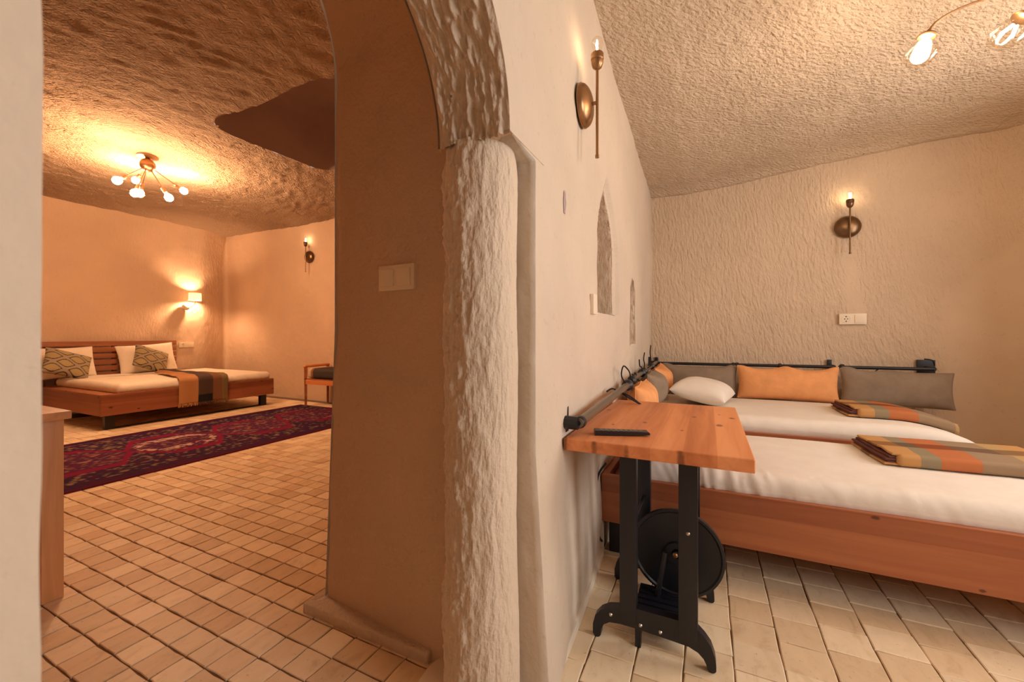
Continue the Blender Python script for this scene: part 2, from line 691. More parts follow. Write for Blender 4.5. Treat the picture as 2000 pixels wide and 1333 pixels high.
def snap_mask(A, B, sdf, cell):
    """raise value 0..1 inside a hole and snap points near its rim onto the rim"""
    d = sdf(A, B)
    e = 1e-3
    gx = (sdf(A + e, B) - d) / e
    gy = (sdf(A, B + e) - d) / e
    g = np.maximum(np.sqrt(gx ** 2 + gy ** 2), 1e-6)
    near = np.abs(d) < .55 * cell
    A = np.where(near, A - d * gx / g ** 2, A)
    B = np.where(near, B - d * gy / g ** 2, B)
    return A, B, (d < -.55 * cell).astype(float), d


# ---- wall_left: the dividing wall as the right room sees it
def arch_sdf(cy, half, sill, shoulder, peak, skew):
    def f(y, z):
        t = np.clip((z - shoulder) / (peak - shoulder), 0, 1)
        wdt = half * (1 - t ** 1.7) - .6 * np.maximum(z - peak, 0)
        return np.maximum(np.abs(y - (cy - skew * t)) - wdt, sill - z)
    return f


niche_sdf = arch_sdf(2.385, .225, 1.30, 1.70, 2.05, .03)      # deep pointed niche
rebate_sdf = arch_sdf(2.445, .295, 1.30, 1.66, 2.10, .06)     # shallow step around it


def slot_sdf(y, z):
    return np.maximum(np.abs(y - 3.285) - .12 * np.clip((1.66 - z) / .12, .3, 1), np.abs(z - 1.36) - .25)


nz_, ny_ = 260, 300
zs = np.linspace(0, 3.5, nz_)
ystart = rib_edge(zs)
s = np.linspace(0, 1, ny_)
n1 = 44
Yg = np.concatenate([ystart[:, None] + (1.46 - ystart[:, None]) * np.linspace(0, 1, n1)[None, :-1],
                     np.repeat(np.linspace(1.46, 4.45, ny_ - n1 + 1)[None, :], nz_, 0)], 1)
Zg = np.repeat(zs[:, None], ny_, 1)
Yg, Zg, m0, d0 = snap_mask(Yg, Zg, rebate_sdf, .012)
Yg, Zg, m1, d1 = snap_mask(Yg, Zg, niche_sdf, .012)
Yg, Zg, m2, d2 = snap_mask(Yg, Zg, slot_sdf, .012)


def slit_sdf(y, z):
    return np.maximum(np.abs(y - 1.55) - .010, np.abs(z - 1.705) - .034)


def wall_x(Y, Z):
    X = -.50 - .02 * np.clip(Y - 1.2, 0, 1) + .05 * np.clip(1 - Z / .8, 0, 1) * np.clip(1 - (Y - 1.2), 0, 1)
    p = np.stack([Y * 0, Y, Z], -1)
    return X + .018 * fbm(p * 1.6, 3) + .005 * fbm(p * 9, 5)


fade = np.clip((Yg - ystart[:, None]) / .05, 0, 1)
Xb = -.50 - .02 * np.clip(Yg - 1.2, 0, 1) + .05 * np.clip(1 - Zg / .8, 0, 1) * np.clip(1 - (Yg - 1.2), 0, 1)
Xg = Xb + (wall_x(Yg, Zg) - Xb) * fade - .022 * m0
hole = np.minimum(np.minimum(niche_sdf(Yg, Zg), slot_sdf(Yg, Zg)), slit_sdf(Yg, Zg) - .003)
hc = (hole[:-1, :-1] + hole[1:, :-1] + hole[1:, 1:] + hole[:-1, 1:]) / 4


def reveal(name, sdf, cy0, cz0, depth, lip, sink, mat, parent):
    n_ = 150
    ring = []
    for a_ in np.linspace(0, 2 * PI, n_, endpoint=False):
        lo_, hi_ = 0.0, 1.2
        for _ in range(28):
            md = (lo_ + hi_) / 2
            if sdf(np.array(cy0 + md * math.cos(a_)), np.array(cz0 + md * math.sin(a_))) < 0:
                lo_ = md
            else:
                hi_ = md
        ring.append((cy0 + lo_ * math.cos(a_), cz0 + lo_ * math.sin(a_)))
    ring = np.array(ring)
    ctr_ = np.array([cy0, cz0])
    dirn = (ring - ctr_) / np.linalg.norm(ring - ctr_, axis=1, keepdims=True)
    rows = []
    for off, dx in [(lip, .0025), (lip * .4, .003), (0, -.006)] + [(0, -depth * q) for q in np.linspace(.08, 1, 16)]:
        yz = ring + dirn * off
        x_ = wall_x(yz[:, 0], yz[:, 1]) + dx - sink
        if dx < -.01:
            p_ = np.stack([yz[:, 0] * 20, yz[:, 1] * 20, yz[:, 0] * 0 + dx * 20], -1)
            yz = yz + dirn * (.012 * fbm(p_, 77))[:, None]
        rows.append(np.stack([x_, yz[:, 0], yz[:, 1]], -1))
    for q in (.8, .5, .2, .01):
        yz = ctr_ + (ring - ctr_) * q
        p_ = np.stack([yz[:, 0] * 22, yz[:, 1] * 22, yz[:, 0] * 0], -1)
        rows.append(np.stack([rows[18][:, 0] + .012 * fbm(p_, 78), yz[:, 0], yz[:, 1]], -1))
    return grid(name, np.array(rows), mat, parent, wrap=True)


nw = 7      # the end face of the wall beside the column
lerp = np.linspace(0, 1, nw + 1)[:-1][None, :]
x_in = np.where(zs < H_SPRING, -.66, Xg[:, 0] - .02)[:, None]
Xe = x_in + (Xg[:, :1] - x_in) * lerp
Ye = np.repeat(Yg[:, :1], nw, 1) + .006 * fbm(np.stack([Xe * 30, Xe * 0, np.repeat(zs[:, None], nw, 1) * 12], -1), 8)
Ze = np.repeat(zs[:, None], nw, 1)
wall_left = struct(grid('wall_left', np.stack([np.concatenate([Xe, Xg], 1), np.concatenate([Ye, Yg], 1), np.concatenate([Ze, Zg], 1)], -1), M['pl_left'],
                        mask=np.concatenate([np.ones((nz_ - 1, nw), bool), hc > 0], 1)))
reveal('niche', niche_sdf, 2.385, 1.62, .26, .014, .020, M['pl_col'], wall_left)
reveal('niche', slot_sdf, 3.285, 1.34, .14, .012, 0, M['pl_col'], wall_left)
reveal('slit', slit_sdf, 1.55, 1.705, .05, .010, 0, M['pl_pit'], wall_left)
# near piece of the same wall, the blurred edge beside the camera
zs2 = np.linspace(0, 3.5, 120)
yend = np.where(zs2 < H_SPRING, .139, RIB_C * 2 - rib_edge(zs2))
Y2 = -1.7 + (yend[:, None] + 1.7) * np.linspace(0, 1, 60)[None, :]
Z2 = np.repeat(zs2[:, None], 60, 1)
p2 = np.stack([Y2 * 0, Y2, Z2], -1)
X2 = -.50 + .006 * fbm(p2 * 6, 12)
Y2[:, -1] += .004 * fbm(np.stack([zs2 * 7, zs2 * 0, zs2 * 0], -1), 31)
struct(grid('wall_left', np.stack([X2, Y2, Z2], -1), M['pl_left'], wall_left)).name = 'near_wall'

# arch rib (soffit), its corbel underside and inner face
th = np.linspace(-.02, PI + .02, 300)
xr = np.linspace(-.498, -.75, 90)
TH, XR = np.meshgrid(th, xr, indexing='ij')
pr = np.stack([XR * 72, TH * 8, TH * 0], -1)
edge = np.clip(np.minimum(np.abs(XR + .498), np.abs(XR + .75)) / .03, 0, 1)
dr = .020 * fbm(pr, 21, 3) + .008 * fbm(pr * 2.2, 22, 2)
RR = RIB_R - dr * edge + .02 * (1 - edge) * (XR > -.6) * 0
# rounded outer and inner arrises
RR = RR + .022 * (1 - np.clip(np.abs(XR + .75) / .05, 0, 1)) ** 2
Pr = np.stack([XR, RIB_C + RR * np.cos(TH), H_SPRING + RR * np.sin(TH) * 1.0], -1)
grid('arch_rib', Pr, M['pl_col'], wall_left)
mb = MB()
mb.add([(-.50, RIB_C + RIB_R, H_SPRING), (-.755, RIB_C + RIB_R + .015, H_SPRING), (-.755, 1.30, H_SPRING), (-.50, 1.30, H_SPRING)], [(0, 1, 2, 3)])
n = 24
for k in range(n):
    a0, a1 = PI * k / n, PI * (k + 1) / n
    q = []
    for a in (a0, a1):
        q += [(-.755, RIB_C + (RIB_R + .02) * math.cos(a), H_SPRING + (RIB_R + .02) * math.sin(a)),
              (-.755, RIB_C + .9 * math.cos(a), H_SPRING + 1.7 * math.sin(a))]
    mb.add(q, [(0, 1, 3, 2)])
mb.build('rib_back', M['pl_jamb'], wall_left, smooth=False)

# column under the rib
tc_ = np.linspace(0, 2 * PI, 120, endpoint=False)
zc = np.linspace(-.01, H_SPRING + .004, 300)
ZC, TC = np.meshgrid(zc, tc_, indexing='ij')
cx, cy, cr = -.645, 1.128, .113
ring = np.stack([np.cos(TC) * cr, np.sin(TC) * cr, ZC], -1)
pc = ring * np.array([60, 60, 13])
rough_side = np.clip(.35 + .65 * np.cos(TC - math.radians(215)), .12, 1)
dc = (.015 * fbm(pc, 41, 3) + .006 * fbm(ring * 90, 43, 2)) * rough_side + .006 * fbm(ring * np.array([6, 6, 3]), 44)
taper = 1 + .10 * np.clip((.5 - ZC) / .5, 0, 1) ** 1.5 - .10 * np.clip((ZC - 1.66) / .1, 0, 1) ** 2
RC = (cr + dc) * taper
grid('column', np.stack([cx + RC * np.cos(TC), cy + RC * np.sin(TC), ZC], -1), M['pl_col'], wall_left, wrap=True)

# passage: jamb and vault behind the rib
prof = []
for z in np.linspace(-.01, 2.3, 150):
    prof.append((1.0, 0.0, z))
AR = .53
for a in np.linspace(0, PI, 90)[1:]:
    prof.append((math.cos(a), None, 2.3 + AR * math.sin(a)))
for z in np.linspace(2.3, 0, 24)[1:]:
    prof.append((-1.0, 0.0, z))
nx_ = 70
xs = np.linspace(-1.5, -.56, nx_)
yj = 1.255 - .05 * np.clip((xs + 1.5) / .7, 0, 1)
P = np.zeros((len(prof), nx_, 3))
for i, (cx_, _, z) in enumerate(prof):
    yc = (yj + .10) / 2
    hw = (yj - .10) / 2
    P[i, :, 0] = xs
    P[i, :, 1] = yc + hw * cx_
    P[i, :, 2] = z
dj = .012 * fbm(P * 3.0, 51) + .003 * fbm(P * 22, 52)
P[..., 1] += dj
lip = np.exp(-((xs + 1.5) / .03) ** 2)
P[:150, :, 0] += .06 * np.clip(P[:150, :, 2] / 1.2, 0, 1) * np.clip((-xs - .9) / .6, 0, 1)[None, :]
P[150:, :, 0] += .06 * np.clip((-xs - .9) / .6, 0, 1)[None, :] * (P[150:, :, 2] > 0)
P[:, 0, 0] += .012 * fbm(P[:, 0, :] * 9, 53)
P[:, :, 1] += .012 * lip[None, :] * np.sign(P[:, :, 1] - .7)
grid('passage_vault', P, M['pl_jamb'], wall_left)

# the far-room side of the same wall
zs3 = np.linspace(0, 3.6, 60)
h3 = np.clip(zs3 - 2.3, 0, AR)
yo = np.where(zs3 < 2.3, 1.265, .7177 + np.sqrt(np.maximum(AR ** 2 - h3 ** 2, 0)) * 1.03)
yu = np.where(zs3 < 2.3, .18, .7177 - np.sqrt(np.maximum(AR ** 2 - h3 ** 2, 0)) * 1.03)
for nm, ya, yb in (('far_side', yo, yo * 0 + 5.3), ('far_side', yu * 0 - 1.4, yu)):
    Yq = ya[:, None] + (yb - ya)[:, None] * np.linspace(0, 1, 40)[None, :]
    Zq = np.repeat(zs3[:, None], 40, 1)
    grid(nm, np.stack([Yq * 0 - 1.51 + .06 * np.clip(Zq / 1.2, 0, 1), Yq, Zq], -1), M['pl_far'], wall_left)

# plaster steps and skirting
mb = MB()
struct(rounded_slab('trim_1', -1.555, -.90, 1.188, 1.34, -.02, .042, .010, M['pl_col'], None, .012,
                    lambda V, Nn: V + Nn * (.007 * fbm(V * 16, 66))[:, None]))
mb = MB()
mb.lathe([(.20, -.005), (.205, .02), (.185, .035), (.10, .04)], (cx - .03, cy + .03, 0), seg=28)
o = struct(mb.build('trim_2', M['white_paint']))
mb = MB()
pts = [(-.452, 1.22), (-.468, 1.65), (-.500, 2.19)]
vs = []
for x_, y_ in pts:
    vs += [(x_ - .06, y_, 0), (x_, y_, 0), (x_ - .004, y_, .034), (x_ - .06, y_, .04)]
fs = []
for i in range(2):
    for k in range(4):
        fs.append((i * 4 + k, i * 4 + (k + 1) % 4, i * 4 + 4 + (k + 1) % 4, i * 4 + 4 + k))
fs += [(0, 1, 2, 3), (8, 9, 10, 11)]
mb.add(vs, fs)
struct(mb.build('baseboard_left', M['white_paint'], smooth=False))


# ---- right room: back wall with its curved corner into the right wall
def path_wall(name, pts, z0, z1, nz, step, mat, amp=.012, fr=2.0, seed=60, fine=.004, parent=None, lean=None):
    pts = np.array(pts, float)
    seg = np.linalg.norm(np.diff(pts, axis=0), axis=1)
    cum = np.concatenate([[0], np.cumsum(seg)])
    n = max(3, int(cum[-1] / step))
    t = np.linspace(0, cum[-1], n)
    X = np.interp(t, cum, pts[:, 0])
    Y = np.interp(t, cum, pts[:, 1])
    dx, dy = np.gradient(X, t), np.gradient(Y, t)
    L = np.sqrt(dx ** 2 + dy ** 2)
    nx, ny = dy / L, -dx / L
    z = np.linspace(z0, z1, nz)
    P = np.zeros((nz, n, 3))
    P[..., 0], P[..., 1] = X[None, :], Y[None, :]
    P[..., 2] = z[:, None]
    d = amp * fbm(P * fr, seed) + fine * fbm(P * 14, seed + 5)
    if lean is not None:
        d = d + lean(P)
    P[..., 0] += nx[None, :] * d
    P[..., 1] += ny[None, :] * d
    return grid(name, P, mat, parent)


corner = [(-.62, 4.42), (1.90, 4.42)] + [(1.94 + .40 * math.sin(a), 4.02 + .40 * math.cos(a)) for a in np.linspace(0.05, PI / 2, 14)] + [(2.34, 3.4), (2.34, 3.16)]
struct(path_wall('wall_back', corner, 0, 3.2, 170, .02, M['pl_back']))
# right wall with two window openings, and front wall
mb = MB()
mb.box(2.34, 2.56, 1.35, 2.20, 0, 3.6, 0)
mb.box(2.34, 2.56, 3.16, 3.30, 0, 3.6, 0)
mb.box(2.34, 2.56, 2.20, 3.16, 0, 1.08, 0)
mb.box(2.34, 2.56, 2.20, 3.16, 2.42, 3.6, 0)
mb.box(2.34, 2.56, -1.75, .15, 0, 3.6, 0)
mb.box(2.34, 2.56, .15, 1.35, 0, .82, 0)
mb.box(2.34, 2.56, .15, 1.35, 2.36, 3.6, 0)
struct(mb.build('wall_right', M['pl_left'], smooth=False))
mb = MB()
mb.box(-.6, 2.5, -1.95, -1.7, 0, 3.7, 0)
struct(mb.build('wall_front', M['pl_left'], smooth=False))
mb = MB()
for y_ in (.15, 1.30):
    mb.box(2.42, 2.47, y_, y_ + .05, .82, 2.36, .004)
for z_ in (.82, 2.31):
    mb.box(2.42, 2.47, .2001, 1.2999, z_, z_ + .05, .004)
struct(mb.build('window_2', M['slat'], smooth=False))
mb = MB()
for y_ in (2.20, 3.12):
    mb.box(2.42, 2.46, y_, y_ + .04, 1.08, 2.42, .003)
for z_ in (1.08, 2.38):
    mb.box(2.42, 2.46, 2.2401, 3.1199, z_, z_ + .04, .003)
struct(mb.build('window_1', M['slat'], smooth=False))

# ---- right ceiling
Xc, Yc = np.meshgrid(np.linspace(-.62, 2.5, 190), np.linspace(-1.8, 4.5, 330), indexing='ij')


def ceil_z(X, Y):
    u = np.clip(4.4 - Y, 0, 9)
    z = 2.57 + .047 * np.minimum(u, 2.6) ** 2 + .22 * np.clip(u - 2.6, 0, 9) * np.exp(-np.clip(u - 2.6, 0, 9) * .5)
    z = z + .06 * np.clip(X - .8, 0, 9) + .10 * np.clip((X + .2) / 1.1, 0, 1) + .05
    z = z - .05 * np.exp(-np.clip(4.38 - Y, 0, 9) / .09)
    return z


pcl = np.stack([Xc, Yc, Xc * 0], -1)
Zc = ceil_z(Xc, Yc) + .03 * fbm(pcl * 1.3, 71) + .005 * fbm(pcl * np.array([24, 20, 1]), 72, 2)
struct(grid('ceiling', np.stack([Xc, Yc, Zc], -1), M['pl_ceil']))

# ---- left room walls
far = [(-8.75, -1.4), (-8.78, 1.5), (-8.80, 4.25), (-8.80, 4.55), (-8.86, 4.70), (-9.0, 5.0), (-9.06, 5.12), (-8.98, 5.16), (-8.6, 5.15), (-1.45, 5.13)]
far_s = []
fp = np.array(far)
for i in range(len(fp) - 1):      # round the corners of the path a little
    far_s += [tuple(fp[i] * .75 + fp[i + 1] * .25), tuple(fp[i] * .25 + fp[i + 1] * .75)]
far_s = [far[0]] + far_s + [far[-1]]


def far_lean(P):   # the walls lean in towards the ceiling and bulge near the floor at the corner
    return .12 * np.clip((P[..., 2] - 2.6) / .8, 0, 1) ** 2


struct(path_wall('wall_far', far_s, 0, 3.6, 110, .045, M['pl_far'], .035, 1.1, 80, .006, lean=far_lean))
mb = MB()
mb.box(-9.0, -1.5, -1.6, -1.35, 0, 3.7, 0)
struct(mb.build('wall_near', M['pl_far'], smooth=False))

# ---- left ceiling with the square shaft cut into it
Xl, Yl = np.meshgrid(np.linspace(-9.2, -1.42, 330), np.linspace(-1.5, 5.35, 290), indexing='ij')


def shaft_sdf(x, y):
    c_x, c_y, hx, hy, r = -3.42, 2.92, .86, .66, .22
    wob = .02 * np.sin(x * 5.0 + y * 3.0)
    qx, qy = np.abs(x - c_x) - hx + r, np.abs(y - c_y) - hy + r
    return np.sqrt(np.maximum(qx, 0) ** 2 + np.maximum(qy, 0) ** 2) + np.minimum(np.maximum(qx, qy), 0) - r + wob


Xl, Yl, ms, ds = snap_mask(Xl, Yl, shaft_sdf, .028)
pl_ = np.stack([Xl, Yl, Xl * 0], -1)
rot1 = np.stack([Xl * .62 + Yl * .78, -Xl * .78 + Yl * .62, Xl * 0], -1)
rot2 = np.stack([Xl * .88 - Yl * .48, Xl * .48 + Yl * .88, Xl * 0], -1)
chips = np.minimum(vnoise(rot1 * np.array([17, 7, 1]), 91), vnoise(rot2 * np.array([17, 7, 1]), 92))
Zl = 3.20 + .05 * fbm(pl_ * .55, 90) + .012 * chips
dd = shaft_sdf(Xl, Yl)
fc = (dd[:-1, :-1] + dd[1:, :-1] + dd[1:, 1:] + dd[:-1, 1:]) / 4
ceil_far = struct(grid('ceiling', np.stack([Xl, Yl, Zl], -1), M['pl_farceil'], mask=fc > 0))
rim = []
for a_ in np.linspace(0, 2 * PI, 160, endpoint=False):
    lo_, hi_ = 0.0, 2.0
    for _ in range(30):
        md = (lo_ + hi_) / 2
        if shaft_sdf(np.array(-3.42 + md * math.cos(a_)), np.array(2.92 + md * math.sin(a_))) < 0:
            lo_ = md
        else:
            hi_ = md
    rim.append((-3.42 + (lo_ + .004) * math.cos(a_), 2.92 + (lo_ + .004) * math.sin(a_)))
rim = np.array(rim)
zz = np.array([3.205, 3.24, 3.35, 3.5, 3.7, 3.9, 3.9, 3.9])
sc_ = np.array([1, 1, 1, 1, 1, .98, .5, .01])
Psh = np.zeros((len(zz), len(rim), 3))
ctr = np.array([-3.42, 2.92])
for i in range(len(zz)):
    Psh[i, :, :2] = ctr + (rim - ctr) * sc_[i]
    Psh[i, :, 2] = zz[i]
rz_ = 3.20 + .05 * fbm(np.stack([rim[:, 0], rim[:, 1], rim[:, 0] * 0], -1) * .55, 90)
Psh[0, :, 2] = rz_ - .004
Psh[1:5, :, :2] += (.012 * fbm(Psh[1:5] * 3, 94))[..., None]
grid('shaft', Psh, M['pl_pit'], ceil_far, wrap=True)

# ---- floors
mb = MB()
mb.box(-.55, 2.6, -1.95, 4.6, -.12, -.006, 0)
floor_r = struct(mb.build('floor', M['grout'], smooth=False))
mb = MB()
mb.box(-9.3, -.55, -1.7, 5.5, -.12, -.006, 0)
floor_l = struct(mb.build('floor', M['grout'], smooth=False))


def tile_geom(lx, ly, seed, col):
    r = random.Random(seed)
    hx, hy = lx / 2, ly / 2
    j = lambda a: r.uniform(-a, a)
    o4 = [(-hx, -hy), (0, -hy), (hx, -hy), (hx, 0), (hx, hy), (0, hy), (-hx, hy), (-hx, 0)]
    o4 = [(x_ + j(.0022), y_ + j(.0022)) for x_, y_ in o4]
    dz = r.uniform(-.0012, .0012)
    vs = [(x_, y_, -.010) for x_, y_ in o4] + [(x_, y_, -.0022 + dz) for x_, y_ in o4] + [(x_ * .955, y_ * .955, dz) for x_, y_ in o4]
    fs = []
    for k in range(8):
        k2 = (k + 1) % 8
        fs += [(k, k2, 8 + k2, 8 + k), (8 + k, 8 + k2, 16 + k2, 16 + k)]
    fs.append(tuple(range(16, 24)))
    return vs, fs


def tile_cols(n, r):
    out = []
    for _ in range(n):
        t = r.random()
        a = np.array((.92, .78, .57))
        b = np.array((.72, .53, .33))
        c = a * (1 - t ** 1.8) + b * t ** 1.8
        out.append(tuple(c * r.uniform(.92, 1.06)))
    return out


CAM_F, CAM_S, CAM_C = 800.0, math.sin(math.radians(25.5)), math.cos(math.radians(25.5))


def tiles(parent, centres, lx, ly, gap, ncol, seed, size_of, rz=0.0, gap_y=None):
    gap_y = gap if gap_y is None else gap_y
    r = random.Random(seed)
    cols = tile_cols(ncol, r)
    meshes = []
    for k in range(ncol):
        vs, fs = tile_geom(lx - gap, ly - gap_y, seed * 100 + k, None)
        me = bpy.data.meshes.new('tile')
        me.from_pydata(vs, [], fs)
        at = me.color_attributes.new('Col', 'FLOAT_COLOR', 'POINT')
        q = np.ones((len(vs), 4), np.float32)
        q[:, :3] = cols[k]
        at.data.foreach_set('color', q.ravel())
        me.materials.append(M['tile'])
        meshes.append(me)
    order = sorted(centres, key=lambda c: -size_of(*c))
    big = [c for c in order if size_of(*c) > 0][:296]
    bs = set(big)
    for c in big:
        o = bpy.data.objects.new('tile', r.choice(meshes))
        o.location = (c[0], c[1], 0)
        o.rotation_euler = (0, 0, rz + r.uniform(-.006, .006))
        o.parent = parent
        COL.objects.link(o)
    mb = MB()
    for c in order:
        if c in bs:
            continue
        k = r.randrange(ncol)
        vs, fs = tile_geom(lx - gap, ly - gap_y, seed * 100 + k, None)
        mb.add([(c[0] + x_, c[1] + y_, z_) for x_, y_, z_ in vs], fs, cols[k])
    if mb.v:
        o = mb.build('floor_tiles', M['tile'], parent, smooth=False)
        o['kind'] = 'stuff'


def seen_size(x0, x1, y0):
    def f(X, Y):
        d = -CAM_S * X + CAM_C * Y
        if d < .5:
            return -1
        px = 1000 + CAM_F * (CAM_C * X + CAM_S * Y) / d
        py = 655 + CAM_F * 1.18 / d
        if not (x0 < px < x1) or py > 1370 or py < y0:
            return -1
        return 1 / d
    return f


TX, TY = .1228, .1125
cl = []
for i in range(-1, 62):
    for j in range(-10, 40):
        X, Y = -1.485 - TX * (i - 8) - TX / 2, .617 + TY * j + TY / 2
        if X > -.58 or X < -8.5 or Y > 5.05 or Y < -.5:
            continue
        if -6.15 < X < -4.34 and 1.15 < Y < 4.6:
            continue
        cl.append((round(X, 4), round(Y, 4)))
tiles(floor_l, cl, TX, TY, .0045, 14, 5, seen_size(60, 860, 700), gap_y=.0065)
cr_ = []
RX, RY = .1605, .152
for i in range(-1, 18):
    X = .085 - 3 * RX + RX * i - RX / 2
    off = (0, .071, .03, .11, .052, .125)[i % 6]
    for j in range(-12, 30):
        Y = RY * j + off
        if X < -.52 or X > 2.4 or Y > 4.3 or Y < -1.6:
            continue
        cr_.append((round(X, 4), round(Y, 4)))
tiles(floor_r, cr_, RX, RY, .0050, 14, 6, seen_size(1040, 2040, 1040), gap_y=.0022)

# ================================================================== RIGHT ROOM


def cyl(mb, a, b, r, seg=12):
    return mb.tube([a, b], r, seg)


# ---- sconces
def sconce(name, label, loc, rz, scale=1.0, mats=('brass_d', 'brass_d'), tilt=0.0):
    """local: wall plane y = 0, facing -y"""
    t = thing(name, label, 'wall lamp', loc, rz, 'single bulb wall sconces')
    t.scale = (scale,) * 3
    t.rotation_euler = (0, tilt, rz)
    pr = [(.094, -.002), (.094, .004)] + [(.092 * math.cos(a), .004 + .042 * math.sin(a)) for a in np.linspace(.08, PI / 2 - .02, 10)]
    MB().lathe(pr, (0, 0, 0), (0, -1, 0), 32).build('wall_plate', M[mats[0]], t)
    m = MB()
    cyl(m, (0, -.04, 0), (0, -.062, 0), .008)
    m.build('stem', M[mats[1]], t)
    m = MB()
    m.tube([(0, -.065, -.235), (0, -.065, .15)], .0065, 12)
    m.lathe([(.009, 0), (.009, .012), (.006, .014)], (0, -.065, -.243), seg=12)
    m.build('rod', M[mats[1]], t)
    MB().lathe([(.008, 0), (.020, .010), (.025, .024), (.027, .036), (.025, .040), (.028, .044), (.028, .066), (.026, .070), (.010, .070)], (0, -.065, .145), seg=20).build('socket', M[mats[1]], t)
    b = MB().lathe([(.013, 0), (.016, .012), (.024, .032), (.026, .046), (.022, .062), (.012, .072), (.002, .075)], (0, -.065, .214), seg=20).build('bulb', M['glass'], t)
    m = MB()
    for dx in (-.006, .006):
        cyl(m, (dx, -.065, .225), (dx * .8, -.065, .272), .0028, 8)
    m.build('filament', M['filament'], b)
    return t


sconce('wall_sconce', 'brass wall sconce with bare bulb on pale dividing wall above the arched niche', (-.503, 1.79, 2.205), PI / 2, 1.0, ('brass', 'brass'))
sconce('wall_sconce', 'bronze wall sconce with bare bulb on back wall above the socket plate', (1.085, 4.405, 2.108), 0)
sconce('wall_sconce', 'small dark wall sconce on orange wall of the room beyond the arch', (-6.52, 5.125, 2.60), 0, 1.18)

# ---- chandelier at the right edge
t = thing('ceiling_lamp', 'arched brass ceiling lamp with globe bulbs near right edge', 'ceiling lamp', (1.42, 2.40, 2.56))
O = Vector(t.location)


def arm_curve(p_end, d_end, start):
    P0, P3 = Vector(start), Vector(p_end)
    P2 = P3 - Vector(d_end) * .12
    P1 = P0 + Vector(((P3.x - P0.x) * .3, (P3.y - P0.y) * .3, .03))
    return [((1 - q) ** 3) * P0 + 3 * q * (1 - q) ** 2 * P1 + 3 * q * q * (1 - q) * P2 + q ** 3 * P3 for q in np.linspace(0, 1, 18)]


top = ceil_z(np.array(1.42), np.array(2.40))
MB().lathe([(.06, 0), (.06, .02), (.015, .03)], (0, 0, float(top) - O.z - .03), seg=24).build('canopy', M['brass'], t)
m = MB()
cyl(m, (0, 0, .03), (0, 0, float(top) - O.z), .008)
m.lathe([(.004, -.03), (.028, -.015), (.034, .01), (.02, .04), (.004, .045)], (0, 0, 0), seg=20)
m.build('hub', M['brass'], t)
ends = [((.872, 2.40, 2.505), (-.28, 0, -.96), True), ((1.165, 2.40, 2.487), (-.45, -.05, -.6), False),
        ((1.75, 2.05, 2.50), (.3, -.3, -.9), True), ((1.75, 2.75, 2.50), (.3, .3, -.9), True)]
for e, dv, on in ends:
    e, dv = Vector(e) - O, Vector(dv).normalized()
    MB().tube(arm_curve(e, dv, (0, 0, .01)), .005, 8).build('arm', M['brass'], t)
    MB().lathe([(.006, 0), (.010, .012), (.030, .022), (.034, .030), (.030, .034), (.018, .036)], e - dv * .012, dv, 20).build('socket', M['brass'], t)
    b = MB().lathe([(.016, 0), (.022, .012), (.044, .035), (.056, .062), (.056, .080), (.044, .106), (.022, .120), (.003, .124)], e + dv * .02, dv, 24).build('bulb', M['glass'], t)
    if on:
        MB().lathe([(.004, 0), (.022, .008), (.028, .035), (.024, .070), (.006, .082)], e + dv * .034, dv, 16).build('glowing_core', M['bulb_pend'], b)
    else:
        m = MB()
        side = dv.cross(Vector((0, 1, 0))).normalized()
        for k in (-1, 1):
            m.tube([e + dv * .05 + side * .006 * k, e + dv * .095 + side * .02 * k], .006, 8)
        m.build('filament', M['filament'], b)

# ---- switch plate and sockets
t = thing('light_switch', 'cream double rocker switch on the shaded arch jamb', 'switch', (-1.062, 1.226, 1.398), math.radians(-4))
MB().box(-.091, .091, -.018, .004, -.048, .048, .003).build('frame', M['cream'], t)
for sx in (-.042, .042):
    m = MB().box(-.033, .033, -.006, .004, -.032, .032, .002)
    o = m.build('rocker', M['cream'], t, loc=(sx, -.018, 0))
    o.rotation_euler = (math.radians(4), 0, 0)


def socket_plate(name, label, loc, rz, w_, h_, holes=True, scale=1.0):
    t = thing(name, label, 'socket', loc, rz)
    MB().box(-w_ / 2, w_ / 2, -.012, .006, -h_ / 2, h_ / 2, .003).build('frame', M['cream'], t)
    if holes:
        MB().lathe([(.034, -.001), (.034, .002), (.028, .0025), (.026, -.004 + .0045)], (-w_ / 4, -.012, 0), (0, -1, 0), 24).build('outlet', M['cream'], t)
        m = MB()
        for dx in (-.010, .010):
            m.lathe([(.004, 0), (.004, .0015)], (-w_ / 4 + dx, -.0145, 0), (0, -1, 0), 10)
        for dz in (-.02, .02):
            m.box(-w_ / 4 - .004, -w_ / 4 + .004, -.0160, -.0135, dz - .004, dz + .004, .0005, 1)
        m.build('hole', M['hole'], t)
        MB().box(w_ / 4 - .034, w_ / 4 + .034, -.017, -.008, -.034, .034, .002).build('cover', M['cream'], t)
    return t


socket_plate('wall_socket', 'cream double socket plate on back wall below the bronze sconce', (1.118, 4.408, 1.318), 0, .185, .092)
socket_plate('wall_socket', 'narrow white plate on dividing wall beside the arched niche', (-.517, 2.03, 1.335), PI / 2, .075, .10, False)
socket_plate('wall_socket', 'small cream socket plate beside the slatted headboard', (-8.79, 4.29, 1.00), PI / 2, .24, .10)


